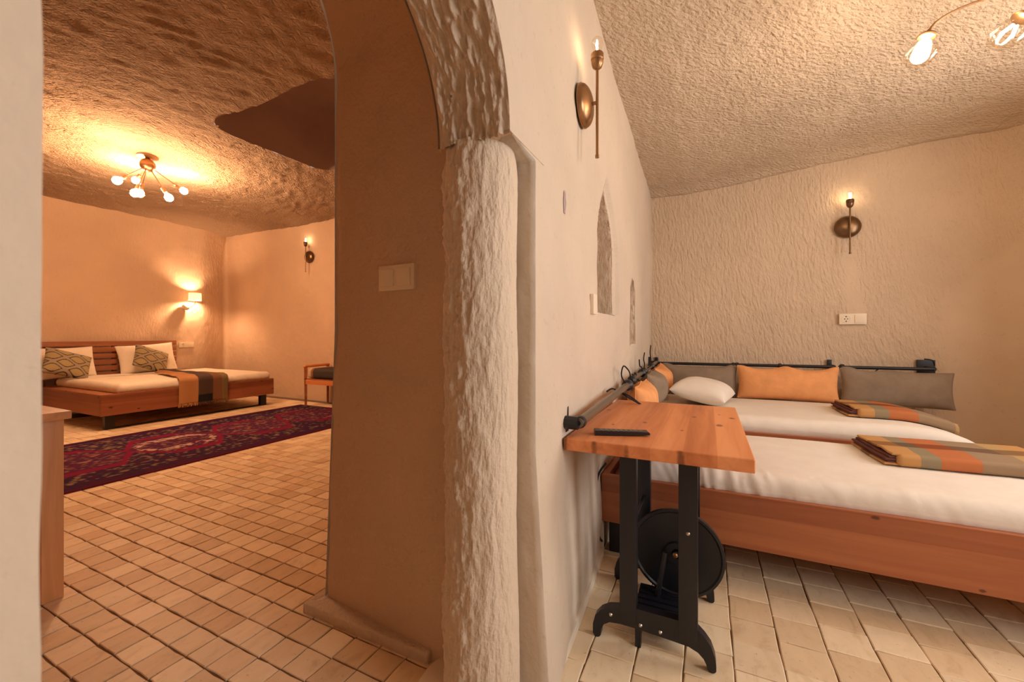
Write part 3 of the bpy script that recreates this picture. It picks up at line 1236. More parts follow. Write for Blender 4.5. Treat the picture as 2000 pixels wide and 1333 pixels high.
# ---- beds of the right room
def daybed(name, label, x0, x1, y0, y1, z0, z1, leg_x):
    t = thing(name, label, 'bed', ((x0 + x1) / 2, (y0 + y1) / 2, 0))
    O = Vector(t.location)
    a, b, c, d = x0 - O.x, x1 - O.x, y0 - O.y, y1 - O.y
    MB().box(a, b, c, c + .035, z0, z1, .005, 3).build('front_rail', M['pine_rail'], t)
    MB().box(a, b, d - .035, d, z0, z1, .005, 3).build('back_rail', M['pine_rail'], t)
    MB().box(a, a + .035, c + .0352, d - .0352, z0, z1, .005).build('side_rail', M['pine_rail_y'], t)
    MB().box(b - .035, b, c + .0352, d - .0352, z0, z1, .005).build('side_rail', M['pine_rail_y'], t)
    MB().box(a + .0352, b - .0352, c + .0352, d - .0352, z0 + .06, z1 - .04, .003).build('bed_base', M['slat'], t)
    for lx in leg_x:
        for ly in (c + .05, d - .11):
            MB().box(lx - .03 - O.x, lx + .03 - O.x, ly, ly + .05, 0, z0 + .0605, .003).build('leg', M['iron'], t)
    return t, O


def ruffled(front_y, x0, x1, zc, amp, end=None):
    def f(V, Nn):
        P = V.copy()
        fr = np.clip((front_y + .17 - V[:, 1]) / .17, 0, 1)
        sl = V[:, 0] + .35 * (V[:, 2] - zc) + .03 * vnoise(np.stack([V[:, 0] * 5, V[:, 2] * 9, V[:, 1] * 3], -1), 5)
        env = .35 + .65 * np.clip(vnoise(np.stack([V[:, 0] * 2.3, V[:, 0] * 0, V[:, 2] * 0], -1), 8) * 1.2 + .3, 0, 1)
        env = env * np.clip(1.25 - (V[:, 0] - x0) * .55, .25, 1)
        rf = vnoise(np.stack([sl * 42, V[:, 2] * 5, V[:, 1] * 4], -1), 6) + .5 * vnoise(np.stack([sl * 85, V[:, 2] * 8, V[:, 1] * 8], -1), 7)
        P += Nn * (amp * fr * env * rf)[:, None]
        up = np.clip(Nn[:, 2], 0, 1)
        P[:, 2] += up * (.010 * fbm(V * np.array([2.4, 3.0, 1]), 9) - .010 * np.clip((front_y + .35 - V[:, 1]) / .35, 0, 1) ** 2 * 0)
        if end is not None:
            P = end(P)
        return P
    return f


t1, O1 = daybed('daybed', 'pine bed with white mattress nearest the camera, partly under the table', -.515, 1.46, 2.20, 3.18, .18, .43, (-.455, 1.35))
rounded_slab('mattress', -.43 - O1.x, 1.43 - O1.x, 2.225 - O1.y, 3.14 - O1.y, .385, .525, .062, M['sheet'], t1, .012,
             ruffled(2.225 - O1.y, -.43 - O1.x, 1.43 - O1.x, .45, .0085))
t2, O2 = daybed('daybed', 'pine bed with white mattress against the back wall behind the nearer bed', -.515, 1.46, 3.25, 4.24, .27, .512, (-.455, 1.35))


def droop(P):
    k = np.clip((P[:, 0] + O2.x - 1.10) / .34, 0, 1)
    top_ = np.clip((P[:, 2] - .50) / .12, 0, 1)
    P[:, 2] -= .075 * k ** 2 * top_
    return P


rounded_slab('mattress', -.44 - O2.x, 1.435 - O2.x, 3.262 - O2.y, 4.22 - O2.y, .475, .620, .072, M['sheet'], t2, .016,
             ruffled(3.262 - O2.y, -.44 - O2.x, 1.43 - O2.x, .54, .003, droop))


# ---- folded plaid blankets: five folds each, the left ends dark and open
def blanket(label, loc, rz, L, D, drape=None):
    t = thing('folded_blanket', label, 'blanket', loc, rz, 'folded plaid blankets on the beds')
    for k in range(5):
        z0 = .001 + k * .0125
        xo = (.0, .012, .004, .020, .030)[k]
        yo = (.0, .004, .002, .006, .002)[k]
        top = k == 4

        def dsp(V, Nn, k=k, top=top):
            P = V.copy()
            P[:, 2] += .003 * vnoise(V * np.array([7, 7, 0]) + k * 3.1, 14 + k)
            P[:, 0] += .004 * vnoise(V * np.array([0, 16, 0]) + k, 24 + k) * (V[:, 0] < .1)
            if top:
                P[:, 2] += .008 * np.clip(1 - np.abs(V[:, 1] - D * .28) / .07, 0, 1)
            if drape is not None:
                P = drape(P)
            return P
        o = rounded_slab('fold', xo, L, yo, D - yo, z0, z0 + .0122, .006, M['plaid'] if k in (0, 4) else M['plum'], t, .02, dsp)
    # rolled front edge that wraps the folds
    def rl(V, Nn):
        P = V.copy()
        P[:, 2] += .002 * vnoise(V * np.array([9, 0, 0]), 33)
        if drape is not None:
            P = drape(P)
        return P
    rounded_slab('rolled_edge', .05, L, -.016, .03, .0015, .064, .028, M['plaid'], t, .02, rl)
    return t


blanket('plaid wool blanket folded in layers on the nearer bed', (.80, 2.66, .527), math.radians(4), .72, .42)


def drape2(P):
    k = np.clip((P[:, 0] - .225) / .34, 0, 1)
    P[:, 2] -= .074 * k ** 2
    return P


blanket('plaid wool blanket folded in layers on the bed by the back wall', (.865, 3.50, .625), math.radians(2), .56, .40, drape2)


# ---- cushions
def cushion(name, label, w_, h_, t_, mat, loc, rot, seed, peaks=(), group=None, cat='cushion', cols=None, n=(56, 34), back=.7, pinch=.045, piping=None, wr=.006, power=.55):
    nu, nv = n
    u, v = np.meshgrid(np.sin(np.linspace(-PI / 2, PI / 2, nu)), np.sin(np.linspace(-PI / 2, PI / 2, nv)), indexing='ij')
    f = ((1 - np.abs(u) ** 3) * (1 - np.abs(v) ** 3))
    f = np.maximum(f, 0) ** power
    X = w_ / 2 * u * (1 - pinch * (1 - v ** 2) * np.abs(u) ** 2)
    Z = h_ / 2 * v * (1 - pinch * 1.3 * (1 - u ** 2) * np.abs(v) ** 2)
    for pu, ph in peaks:
        Z = Z + ph * np.exp(-((u - pu) / .20) ** 2) * np.clip((v - .2) / .8, 0, 1) ** 2
    nz = fbm(np.stack([X * 9, Z * 9, X * 0 + seed], -1), seed, 3)
    st = fbm(np.stack([X * 40, Z * 6, X * 0 + seed], -1), seed + 3, 2) * np.clip(v, 0, 1) * .5
    Yf = -(t_ / 2) * f + (wr * nz + wr * .6 * st) * np.minimum(f * 2, 1)
    Yb = (t_ / 2) * back * f
    front = np.stack([X, Yf, Z], -1)
    rear = np.stack([X, Yb, Z], -1)[:, ::-1]
    Pt = np.concatenate([front, rear[:, 1:-1]], axis=1)
    c = None
    if cols is not None:
        cf = cols(u, v)
        c = np.concatenate([cf, cf[:, ::-1][:, 1:-1]], axis=1)
    # close the loop around v
    o = grid(name, Pt, mat, None, cols=c, wrap=True)
    bm = bmesh.new()
    bm.from_mesh(o.data)
    bmesh.ops.remove_doubles(bm, verts=bm.verts, dist=1e-6)
    bmesh.ops.recalc_face_normals(bm, faces=bm.faces)
    bm.to_mesh(o.data)
    bm.free()
    o.data.shade_smooth()
    o.location = loc
    o.rotation_euler = rot
    tag(o, label, cat, group)
    if piping is not None:
        pts = [tuple(front[i, 0]) for i in range(0, nu)] + [tuple(front[-1, j]) for j in range(1, nv)] + \
              [tuple(front[i, -1]) for i in range(nu - 2, -1, -1)] + [tuple(front[0, j]) for j in range(nv - 2, -1, -1)]
        MB().tube(pts, .004, 6, cap=False).build('piping', piping, o)
    return o


GB = 'linen cushions hung along the wall rails'
c1 = cushion('back_cushion', 'taupe linen cushion on the back wall behind the white pillow', .64, .26, .14, M['grey'], (-.075, 4.25, .757), (math.radians(-4), 0, 0), 101, ((-.9, .02), (.9, .02)), GB, piping=M['grey'])
c2 = cushion('back_cushion', 'orange linen cushion on the back wall between two taupe cushions', .735, .262, .16, M['orange'], (.612, 4.205, .752), (math.radians(-5), 0, 0), 102, ((-.93, .025), (0, .032), (.97, .03)), GB, piping=M['orange'])
c3 = cushion('back_cushion', 'taupe linen cushion at the free end of the back wall rail', .69, .275, .16, M['grey'], (1.335, 4.215, .752), (math.radians(-4), 0, 0), 103, ((-.85, .03), (-.1, .02)), GB, piping=M['grey'])
c4 = cushion('back_cushion', 'orange linen cushion in the corner hung on the dividing wall', .48, .26, .25, M['orange'], (-.40, 3.90, .765), (0, math.radians(0), PI / 2), 104, ((.9, .02),), GB, piping=M['orange'])
c5 = cushion('back_cushion', 'taupe linen cushion hung on dividing wall between two orange cushions', .48, .25, .24, M['grey'], (-.40, 3.41, .76), (0, 0, PI / 2), 105, ((0, .02),), GB, piping=M['grey'])
c6 = cushion('back_cushion', 'orange linen cushion on dividing wall just behind the tabletop', .52, .28, .22, M['orange'], (-.405, 2.88, .715), (0, 0, PI / 2), 106, ((0, .02),), GB, piping=M['orange'])
cushion('pillow', 'white bed pillow lying in the corner of the back bed', .58, .40, .21, M['sheet'], (-.03, 3.72, .715), (math.radians(-80), 0, math.radians(80)), 107, (), None, 'pillow', n=(50, 40), pinch=.03, wr=.008, power=.45)

# ---- black rails the cushions hang from


def rail(label, a, b, brackets, knobs, ties, mat='iron', r=.0135, rough_end=None):
    a, b = Vector(a), Vector(b)
    t = thing('wall_rail', label, 'rail', a, 0, 'black cushion rails on the walls')
    d = b - a
    MB().tube([(0, 0, 0), d], r, 12).build('pipe', M[mat], t)
    dn = d.normalized()
    for q, wdir, h, w_ in brackets:
        p = d * q
        wd = Vector(wdir)
        m = MB()
        m.tube([p, p + wd], r * 1.3, 10)
        c = p + wd
        if abs(wd.x) > abs(wd.y):
            m.box(c.x - .008, c.x + .008, c.y - w_, c.y + w_, c.z - h * .45, c.z + h * .55, .003)
        else:
            m.box(c.x - w_, c.x + w_, c.y - .008, c.y + .008, c.z - h * .45, c.z + h * .55, .003)
        m.build('bracket', M['iron'], t)
    for q, kr in knobs:
        p = d * q
        MB().lathe([(kr * .4, -kr), (kr, -kr * .5), (kr * 1.05, 0), (kr, kr * .5), (kr * .4, kr)], p, dn, 14).build('knob', M['iron'], t)
    for pts in ties:
        MB().tube([Vector(p) - a for p in pts], .0045, 6).build('tie', M['tie'], t)
    return t


def curl(p, pts):
    p = Vector(p)
    cs = [p + Vector(q) for q in pts]
    out = []
    for i in range(len(cs) - 1):
        p0, p1, p2, p3 = cs[max(i - 1, 0)], cs[i], cs[i + 1], cs[min(i + 2, len(cs) - 1)]
        for k in range(5):
            s_ = k / 5
            out.append(.5 * ((2 * p1) + (p2 - p0) * s_ + (2 * p0 - 5 * p1 + 4 * p2 - p3) * s_ ** 2 + (3 * p1 - p0 - 3 * p2 + p3) * s_ ** 3))
    out.append(cs[-1])
    return out


bw = (0, .13, 0)
rail('black rail above the taupe cushion left in the corner of the back wall', (-.47, 4.275, .905), (.215, 4.275, .907), [(.0, bw, .09, .016)], [(1.0, .02)], [])
rail('black rail above the orange cushion on the back wall', (.245, 4.275, .908), (.965, 4.275, .912), [(.99, bw, .10, .016)], [(.0, .021), (.46, .020)],
     [curl((.575, 4.288, .905), [(0, 0, 0), (-.01, -.015, -.03), (-.03, -.03, -.045)]), curl((.585, 4.288, .905), [(0, 0, 0), (.02, -.02, -.03), (.05, -.03, -.035)])])
rail('black rail above the taupe cushion at the free end of the back wall', (1.015, 4.275, .912), (1.585, 4.275, .915), [(1.0, bw, .12, .055)], [(.0, .024)],
     [curl((1.28, 4.288, .915), [(0, 0, 0), (-.03, -.02, -.01), (-.06, -.03, -.035)]), curl((1.57, 4.21, .975), [(.01, .04, -.03), (-.01, .02, .01), (-.06, .01, .02)])])
xw = (-.062, 0, 0)
xr_ = -.452
rail('thick dark rail beside the tabletop on the dividing wall', (xr_, 1.545, .838), (xr_, 2.72, .868), [(.0, xw, .10, .05)], [(.02, .024), (.93, .034)],
     [curl((xr_, 2.33, .868), [(0, 0, 0), (-.03, -.02, .012), (-.05, -.06, .0)]), curl((xr_ + .01, 2.36, .855), [(0, 0, 0), (.04, .03, -.02), (.10, .08, -.075)]),
      curl((xr_ + .01, 2.38, .850), [(0, 0, 0), (.05, .0, -.03), (.12, .06, -.08)]),
      curl((xr_, 2.62, .87), [(0, -.02, 0), (-.02, -.08, .06), (-.01, -.08, .12), (0, .0, .10), (0, .10, .06), (.0, .12, .0)])], 'pipe', .020)
rail('thinner black rail with knotted ties in the corner of the dividing wall', (xr_, 2.80, .880), (xr_, 4.24, .912), [(.98, xw, .10, .016)], [(.0, .030), (.32, .030), (.40, .028), (.72, .028)],
     [curl((xr_, 2.95, .885), [(0, 0, 0), (.03, .0, -.03), (.05, .03, -.08), (.08, .06, -.13)]),
      curl((xr_, 3.0, .89), [(0, 0, 0), (0, -.08, .03), (0, -.12, .015), (0, -.2, .03)]),
      curl((xr_, 3.35, .90), [(0, 0, 0), (0, .05, .05), (0, .0, .09), (0, .05, .14)]),
      curl((xr_, 3.3, .90), [(0, 0, 0), (0, -.08, .04), (0, -.15, .05), (0, -.18, .10)]),
      curl((xr_, 3.7, .90), [(0, 0, 0), (0, .1, .06), (0, .05, .13), (0, .1, .19)]),
      curl((xr_, 3.5, .90), [(0, 0, 0), (.03, .1, .03), (.02, .2, .03), (.0, .3, .0)]),
      curl((xr_, 3.85, .90), [(0, 0, 0), (.03, .0, -.03), (.03, .03, -.06)])], 'pipe', .015)

# ---- cable along the bed corner
m = MB()
m.tube(curl((-.515, 2.16, 0), [(.03, .02, .50), (.0, .0, .455), (-.012, -.01, .40), (-.014, -.012, .28), (-.012, -.012, .16), (.0, -.012, .115), (.012, .0, .09)]), .006, 8)
tag(m.build('power_cable', M['black']), 'black cable hanging down between bed end and dividing wall', 'cable')

# ---- sewing-machine table
t = thing('treadle_table', 'pine topped table on black cast iron treadle base', 'table', (-.18, 2.0, 0))
O = Vector(t.location)
top_m = MB()
top_m.box(-.495 - O.x, .137 - O.x, 1.493 - O.y, 2.53 - O.y, .742, .787, .007, 3)
top_m.build('tabletop', M['pine_y'], t)
foot = [(-.405, 0), (-.405, .045), (-.396, .085), (-.375, .115), (-.345, .137), (-.300, .150), (-.285, .165), (-.045, .165), (-.03, .148), (-.008, .125), (.012, .095), (.024, .055), (.028, .02), (.028, 0),
        (.0, 0), (-.004, .018), (-.012, .036), (-.030, .055), (-.060, .068), (-.12, .072), (-.24, .078), (-.30, .078), (-.340, .072), (-.362, .055), (-.372, .030), (-.375, 0)]
for yf in (1.585, 2.0):
    m = MB()
    fo = [(x_ - O.x, z_ * .86 + .012) for x_, z_ in foot]
    m.prism(fo, yf - O.y, yf + .035 - O.y)
    o = m.build('foot_bar', M['iron'], t, angle=30)
    for xa, xb in ((-.302, -.240), (-.094, -.030)):
        MB().box(xa - O.x, xb - O.x, yf - .004 - O.y, yf + .040 - O.y, .09, .742, .005, 2).build('leg', M['iron'], t)
    for xq in (-.390, .014):
        MB().lathe([(.006, -.016), (.014, -.014), (.014, .014), (.006, .016)], (xq - O.x, yf + .017 - O.y, .0142), (0, 1, 0), 14).build('caster', M['iron'], t)
MB().box(-.305 - O.x, -.03 - O.x, 1.60 - O.y, 2.02 - O.y, .716, .742, .003).build('apron', M['iron'], t)
wc = Vector((-.119 - O.x, 1.90 - O.y, .243))
wl = MB()
wl.lathe([(.176, -.012), (.186, -.010), (.188, 0), (.186, .010), (.176, .012), (.170, .006), (.05, .006), (.045, .016), (.02, .016), (.02, -.016), (.045, -.016), (.05, -.006), (.170, -.006), (.176, -.012)], wc, (0, -1, 0), 56)
w_o = wl.build('wheel', M['iron'], t)
m = MB()
m.lathe([(.011, 0), (.011, .012), (.006, .016)], wc + Vector((-.005, -.02, 0)), (0, -1, 0), 12)
m.build('hub_bolt', M['brass'], w_o)
m = MB()
m.tube([wc + Vector((-.045, -.03, .005)), wc + Vector((-.075, -.05, -.19))], .011, 8)
m.build('treadle_rod', M['iron'], t)
m = MB()
for k in range(7):
    m.box(-.27 - O.x, -.07 - O.x, 1.655 + k * .038 - O.y, 1.682 + k * .038 - O.y, .055, .068, .002)
for xq in (-.27, -.17, -.08):
    m.box(xq - O.x, xq + .014 - O.x, 1.65 - O.y, 1.92 - O.y, .052, .060, .002)
m.build('treadle', M['iron'], t)
m = MB()
m.tube([(-.285 - O.x, 1.78 - O.y, .045), (-.055 - O.x, 1.78 - O.y, .045)], .008, 10)
m.build('pivot_bar', M['iron'], t)
m = MB()
m.box(-.248 - O.x, -.226 - O.x, 1.60 - O.y, 1.625 - O.y, .0, .075, .003)
m.build('support_peg', M['iron'], t)
m = MB()
m.tube([(-.27 - O.x, 1.62 - O.y, .42), (-.27 - O.x, 2.0 - O.y, .42)], .007, 8)
m.tube([(-.06 - O.x, 1.62 - O.y, .36), (-.06 - O.x, 2.0 - O.y, .36)], .007, 8)
m.tube([(-.119 - O.x, 1.88 - O.y, .243), (-.119 - O.x, 2.0 - O.y, .243)], .012, 10)
m.box(-.28 - O.x, -.05 - O.x, 2.005 - O.y, 2.03 - O.y, .225, .262, .002)
m.build('cross_bar', M['iron'], t)
for bx_, bz in ((-.062, .475), (-.335, .106), (-.225, .098), (-.155, .094)):
    MB().lathe([(.007, 0), (.007, .003), (.004, .007)], (bx_ - O.x, (1.581 if bz > .3 else 1.585) - O.y, bz), (0, -1, 0), 12).build('bolt', M['steel'], t)

# ---- remote control
t = thing('remote_control', 'black remote control lying on the pine tabletop', 'remote', (-.305, 1.640, .787), math.radians(20))
bd = MB()
out = [(-.105, 0), (-.105, .020), (.10, .017), (.105, .012), (.104, .006), (.0, .0025), (-.02, 0)]
bd.prism(out, -.022, .022)
bd.build('body', M['black'], t, angle=30)
m = MB()
for i in range(9):
    for j in range(3):
        m.box(-.085 + i * .019, -.073 + i * .019, -.015 + j * .011, -.007 + j * .011, .0195 - i * .0003 - .002, .0215 - i * .0003, .0006, 1)
m.build('buttons', M['pipe'], t)

# ================================================================== FAR ROOM
# ---- rug
ru, rv = np.meshgrid(np.linspace(-.955, .955, 192), np.linspace(0, 3.66, 368), indexing='ij')
nav, red, dkred, crm, olive, brn = (np.array(c) for c in ((.027, .013, .050), (.175, .010, .046), (.065, .010, .034), (.46, .30, .25), (.085, .075, .055), (.070, .030, .040)))
sp = rng.random(ru.shape)
sp2 = vnoise(np.stack([ru * 34, rv * 34, ru * 0], -1), 7)
C = np.zeros(ru.shape + (3,)) + nav
C[sp2 > .16] = brn
C[(sp2 > .32)] = olive
C[(sp2 > .52)] = np.array((.22, .12, .09))
C[(sp2 < -.45)] = dkred
PP = .83
ph = ((rv - 1.0) / PP) % 1.0
wv = np.clip(np.minimum(ph, 1 - ph) * 2, 0, 1)
hw = np.clip(.04 + .80 * wv, 0, .44)
au = np.abs(ru)
stair = np.round(hw / .04) * .04
inside = au < stair - .06
line = (np.abs(au - stair) < .055)
C[inside] = C[inside] * np.array((1.0, .9, .9)) + np.array((.035, .004, .012))
C[line] = red
cell = np.floor((rv - 1.0) / PP)
hw2 = np.clip(-.06 + .62 * wv, 0, .23)
ringm = (np.abs(au - hw2) < .06) & (wv > .18) & (cell == 0) & (sp2 > -.2)
C[ringm] = crm
ringm2 = (np.abs(au - hw2) < .05) & (wv > .2) & (cell != 0) & (sp2 > .1)
C[ringm2] = np.array((.16, .05, .06))
bord = (au > .80)
C[bord & (sp2 > .05)] = dkred
C[au > .925] = np.array((.09, .010, .030))
C[(rv < .05) | (rv > 3.61)] = np.array((.09, .010, .030))
Pg = np.stack([-5.24 + ru, 1.05 + rv, .012 + .0025 * fbm(np.stack([ru * 3, rv * 3, ru * 0], -1), 4)], -1)
Pg[:, 0, 2] = Pg[:, -1, 2] = .002
Pg[0, :, 2] = Pg[-1, :, 2] = .002
o = grid('rug', Pg, M['rug'], cols=C)
tag(o, 'long dark red patterned rug with stepped medallions on tiled floor', 'rug')

# ---- far bed
t = thing('platform_bed', 'low pine platform bed with slatted headboard in the room beyond', 'bed', (-7.6, 3.44, 0))
O = Vector(t.location)
y0, y1, xf, xb = 2.34 - O.y, 4.54 - O.y, -6.65 - O.x, -8.62 - O.x
MB().box(xf - .045, xf, y0, y1, .185, .448, .006, 3).build('foot_rail', M['pine_far_y'], t)
MB().box(xb, xf - .0455, y0, y0 + .045, .185, .448, .006, 3).build('side_rail', M['pine_far'], t)
MB().box(xb, xf - .0455, y1 - .045, y1, .185, .448, .006, 3).build('side_rail', M['pine_far'], t)
MB().box(xb, xf - .0455, y0 + .0455, y1 - .0455, .24, .44, .004).build('bed_base', M['slat'], t)
for yq in (y0 + .07, y1 - .17):
    for xq in (xf - .12, xb + .15):
        MB().box(xq - .03, xq + .03, yq, yq + .10, 0, .2405, .003).build('leg', M['iron'], t)
# iron sled bars that join the legs
m = MB()
m.box(xf - .14, xf - .11, y0 + .1705, y1 - .1705, .0, .02, .002)
m.build('sled_bar', M['iron'], t)
hx = -8.69 - O.x
for k in range(6):
    z0 = .52 + k * .098
    MB().box(hx - .015, hx + .02, 2.28 - O.y, 4.075 - O.y, z0, z0 + .074, .005, 2).build('slat', M['slat'], t)
for yq in (2.40, 3.2, 3.98):
    MB().box(hx - .045, hx - .0155, yq - O.y, yq + .06 - O.y, .30, 1.07, .004).build('headboard_post', M['slat'], t)


def soft_top(V, Nn):
    P = V.copy()
    P[:, 2] += np.clip(Nn[:, 2], 0, 1) * .012 * fbm(V * np.array([2, 2, 0]), 19)
    fr = np.clip((V[:, 0] - (xf - .25)) / .25, 0, 1)
    P += Nn * (.008 * fr * vnoise(np.stack([V[:, 1] * 26 + V[:, 2] * 12, V[:, 2] * 5, V[:, 0] * 3], -1), 20))[:, None]
    return P


rounded_slab('mattress', xb + .06, xf - .02, y0 + .17, y1 - .03, .43, .56, .06, M['sheet_far'], t, .03, soft_top)


# ---- pillows and patterned cushions of the far bed
def ogee(u, v):
    a, b = u * .98 + v * .10, v * .92 + u * .05
    out = np.zeros(u.shape + (3,)) + np.array((.36, .29, .15))
    best = np.full(u.shape, 9.0)
    for k in range(-5, 6):
        ln = k * .42 + (.15 if k % 2 else -.15) * np.sin(a * 6.3)
        best = np.minimum(best, np.abs(b - ln))
    out[best < .135] = np.array((.022, .022, .028))
    out[best < .085] = np.array((.33, .27, .20))
    return out


GP = 'pillows on the platform bed'
cushion('pillow', 'white pillow against the headboard behind the near patterned cushion', .60, .46, .16, M['sheet_far'], (-8.50, 2.62, .775), (math.radians(-14), math.radians(-2), PI / 2), 120, (), None, 'pillow', pinch=.05, power=.45)
cushion('pillow', 'white pillow against the headboard behind the far patterned cushion', .78, .48, .16, M['sheet_far'], (-8.50, 3.58, .795), (math.radians(-14), math.radians(-4), PI / 2), 121, (), None, 'pillow', pinch=.05, power=.45)
cushion('throw_cushion', 'olive cushion with wavy lines on left side of platform bed', .52, .40, .20, M['pattern'], (-8.20, 2.53, .765), (math.radians(-26), math.radians(20), PI / 2 + .08), 122, (), None, 'cushion', cols=ogee, n=(120, 100), pinch=.06)
cushion('throw_cushion', 'olive cushion with wavy lines beside the bare end of headboard slats', .50, .40, .20, M['pattern'], (-8.20, 3.50, .785), (math.radians(-26), math.radians(22), PI / 2 + .08), 123, (), None, 'cushion', cols=ogee, n=(120, 100), pinch=.06)

# ---- throw over the foot rail
sv = np.linspace(0, 1, 90)
path = []
for q in sv:
    if q < .28:          # hanging part
        path.append((-6.632 + .0 * q, .215 + (q / .28) * .30, q))
    elif q < .40:
        a = (q - .28) / .12 * PI / 2
        path.append((-6.632 - .06 * (1 - math.cos(a)), .515 + .062 * math.sin(a), q))
    else:
        path.append((-6.692 - (q - .40) / .60 * 1.22, .579 + .004 * math.sin(q * 30), q))
path = np.array(path)
cu = np.linspace(0, 1, 70)
TP = np.zeros((90, 70, 3))
TC_ = np.zeros((90, 70, 3))
pal = np.array([(.46, .235, .105), (.46, .235, .105), (.085, .055, .045), (.085, .055, .045), (.19, .095, .05), (.20, .15, .075)])
bnd = np.array([0, .18, .37, .52, .68, .86, 1.01])
for i in range(90):
    q = path[i, 2]
    top_q = max(0, (q - .40) / .60)
    ya = 3.14 + .02 * q + .26 * top_q ** .7
    yb = 3.79 + .16 * min(1, top_q * 4) - .42 * top_q ** 1.4
    yy = ya + (yb - ya) * cu
    wr = .012 * np.sin(cu * 16 + q * 5) * np.clip(1 - q / .28, 0, 1)
    lift = .012 + .05 * top_q * np.exp(-((cu - .55) / .22) ** 2) + .012 * top_q * np.sin(cu * 22)
    TP[i, :, 0] = path[i, 0] + wr + (.012 if q < .40 else 0)
    TP[i, :, 1] = yy
    TP[i, :, 2] = path[i, 1] + (lift if q >= .40 else .012 * min(1, q / .4)) + .01 * (cu - .5) * 0
    bi = np.clip(np.searchsorted(bnd, cu, 'right') - 1, 0, 5)
    TC_[i] = pal[bi]
dk = (path[:, 2] < .10)[:, None] & (cu > .37)[None, :] & (cu < .68)[None, :]
TC_[dk] = np.array((.02, .02, .028))
th_ = grid('throw_blanket', TP, M['throw'], cols=TC_)
sm = th_.modifiers.new('thickness', 'SOLIDIFY')
sm.thickness = .010
sm.offset = 1
tag(th_, 'brown striped throw with fringe hanging over the foot of platform bed', 'blanket')
m = MB()
for k in range(60):
    cuv = (k + .5) / 60
    i_ = int(cuv * 69)
    b = Vector(TP[0, i_])
    m.tube([b, b + Vector((.004, random.uniform(-.006, .006), -.022)), b + Vector((.0, random.uniform(-.01, .01), -.045))], .0035, 5)
o = m.build('fringe', M['throw'], th_)
o.data.color_attributes.new('Col', 'FLOAT_COLOR', 'POINT')
q = np.ones((len(o.data.vertices), 4), np.float32)
cy_ = np.array([v.co.y for v in o.data.vertices])
q[:, :3] = pal[np.clip(np.searchsorted(bnd, (cy_ - 3.14) / .65, 'right') - 1, 0, 5)]
o.data.color_attributes['Col'].data.foreach_set('color', q.ravel())

# ---- bench by the far wall
t = thing('bench', 'wooden bench with striped seat pad at the end of the rug', 'bench', (-5.30, 4.86, 0))
O = Vector(t.location)
xl, xr2, yf, yb = -5.985 - O.x, -4.65 - O.x, 4.60 - O.y, 5.08 - O.y
for xq in (xl, xr2 - .045):
    for yq, top in ((yf, .655), (yb - .045, .66)):
        mm = MB()
        mm.tube([(xq + .022, yq + .022, .013), (xq + .022, yq + .022, top)], [.022, .034], 4)
        mm.build('leg', M['pine_rail'], t, angle=20)
    mm = MB()
    mm.tube([(xq + .022, yf - .005, .648), (xq + .022, yf + .01, .668), (xq + .022, yb, .672)], .022, 10)
    mm.build('armrest', M['pine_y'], t)
MB().box(xl + .04, xr2 - .04, yf + .005, yf + .035, .375, .45, .004).build('apron', M['pine'], t)
MB().box(xl + .04, xr2 - .04, yb - .035, yb - .005, .375, .45, .004).build('apron', M['pine'], t)
MB().box(xl + .012, xl + .040, yf + .045, yb - .045, .375, .45, .004).build('apron', M['pine_y'], t)
for k in range(5):
    MB().box(xl + .042, xr2 - .042, yf + .04 + k * .085, yf + .10 + k * .085, .45, .466, .003).build('seat_slat', M['slat'], t)


def pad_cols(V):
    x_ = V[:, 0] - xl
    out_ = np.zeros((len(V), 3)) + np.array((.66, .50, .34))
    out_[x_ > .15] = np.array((.32, .16, .08))
    out_[x_ > .21] = np.array((.07, .055, .048))
    return out_


rounded_slab('seat_pad', xl + .052, xr2 - .052, yf + .01, yb - .05, .468, .64, .06, M['throw'], t, .018, None, pad_cols)

# ---- shaded wall lamp
t = thing('shaded_wall_lamp', 'small white shaded wall lamp glowing above the headboard', 'wall lamp', (-8.775, 4.27, 1.70))
MB().lathe([(.02, -.06)] + [(.062 * math.cos(a), .062 * math.sin(a)) for a in np.linspace(-1.2, 1.5, 12)], (.05, -.02, 0), (1, 0, 0), 20).build('ball_mount', M['cream'], t)
m = MB()
m.tube([(.09, -.02, .0), (.13, .04, .0), (.15, .075, .05), (.15, .08, .13)], .007, 8)
m.build('arm', M['brass'], t)
m = MB()
n = 32
vs, fs = [], []
for r_, z_ in ((.100, .125), (.094, .265), (.0915, .265), (.0975, .125)):
    for k in range(n):
        a = 2 * PI * k / n
        vs.append((.15 + r_ * math.cos(a), .08 + r_ * math.sin(a), z_))
for i in range(4):
    for k in range(n):
        i2 = (i + 1) % 4
        fs.append((i * n + k, i * n + (k + 1) % n, i2 * n + (k + 1) % n, i2 * n + k))
m.add(vs, fs)
m.build('lamp_shade', M['shade'], t)
MB().lathe([(.012, 0), (.03, .025), (.032, .045), (.02, .065), (.003, .07)], (.15, .08, .14), seg=16).build('bulb', M['bulb_wall'], t)
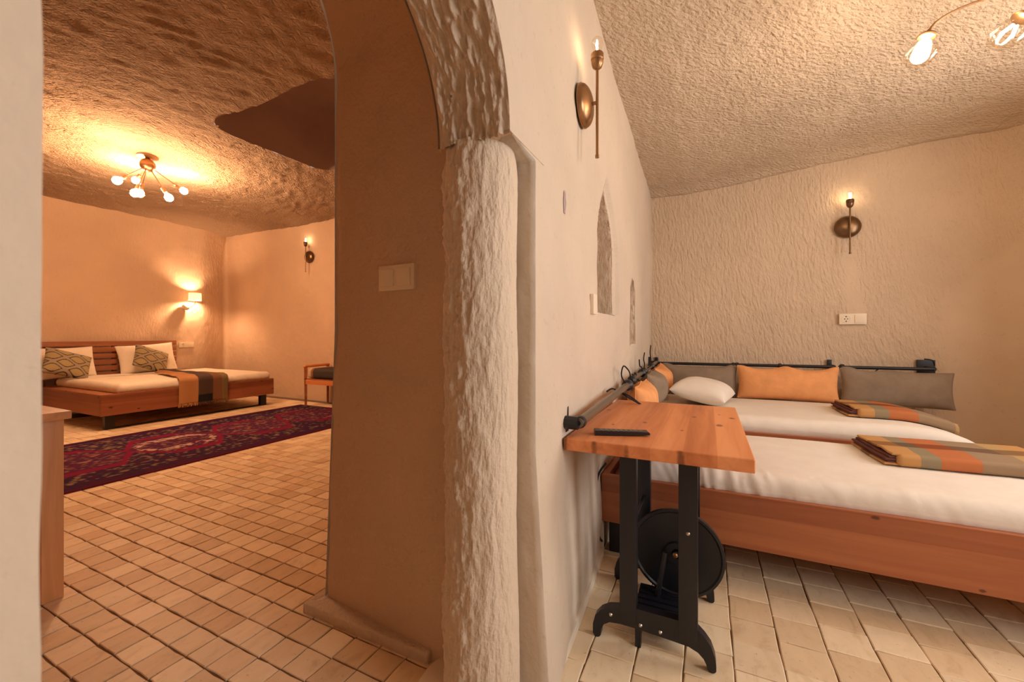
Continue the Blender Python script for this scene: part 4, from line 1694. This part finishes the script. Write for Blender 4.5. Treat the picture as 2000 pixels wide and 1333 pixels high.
m = MB()
m.tube([(.15 + 0 * k, .08 + .045 * math.cos(k * PI / 10), -.085 + .045 * math.sin(k * PI / 10)) for k in range(21)], .003, 6)
m.tube([(.15, .08, -.04), (.15, .08, .12)], .0025, 6)
m.build('pull_ring', M['brass'], t)

# ---- six bulb ceiling lamp
t = thing('bulb_cluster_lamp', 'six armed brass ceiling lamp with bare glowing bulbs beyond arch', 'ceiling lamp', (-5.69, 2.398, 3.20))
MB().lathe([(.095, .02), (.095, -.018), (.06, -.024), (.015, -.024)], (0, 0, 0), seg=28).build('canopy', M['brass'], t)
m = MB()
m.lathe([(.02, -.022), (.03, -.05)] + [(.072 * math.cos(a), -.105 + .072 * math.sin(a)) for a in np.linspace(1.2, -1.5, 14)], (0, 0, 0), seg=24)
m.build('ball', M['brass'], t)
for e in ((-5.5, 2.067, 2.783), (-6.05, 2.44, 3.003), (-5.45, 2.189, 2.685), (-5.95, 2.437, 2.834), (-5.5, 2.508, 2.743), (-5.85, 2.822, 2.969)):
    c = Vector((0, 0, -.105))
    e = Vector(e) - Vector(t.location)
    d = (e - c).normalized()
    L = (e - c).length
    MB().tube([c + d * .06, c + d * (L - .12)], .005, 8).build('arm', M['brass'], t)
    MB().lathe([(.008, 0), (.018, .008), (.019, .07), (.014, .074)], c + d * (L - .125), d, 14).build('socket', M['brass'], t)
    MB().lathe([(.013, 0), (.018, .02), (.036, .045), (.040, .066), (.034, .088), (.018, .102), (.003, .106)], c + d * (L - .055), d, 18).build('bulb', M['bulb_left'], t)

# ---- table end at the left edge
t = thing('side_table', 'pale wooden table end half hidden by the near wall edge', 'table', (-2.95, .42, 0))
O = Vector(t.location)
MB().box(-3.28 - O.x, -2.545 - O.x, -.05 - O.y, .80 - O.y, .81, .845, .004).build('tabletop', M['oak_x'], t)
for xq in (-2.69, -3.26):
    for yq in (.728, -.02):
        MB().box(xq - O.x, xq + .07 - O.x, yq - O.y, yq + .07 - O.y, .0, .81, .004).build('leg', M['oak_z'], t)
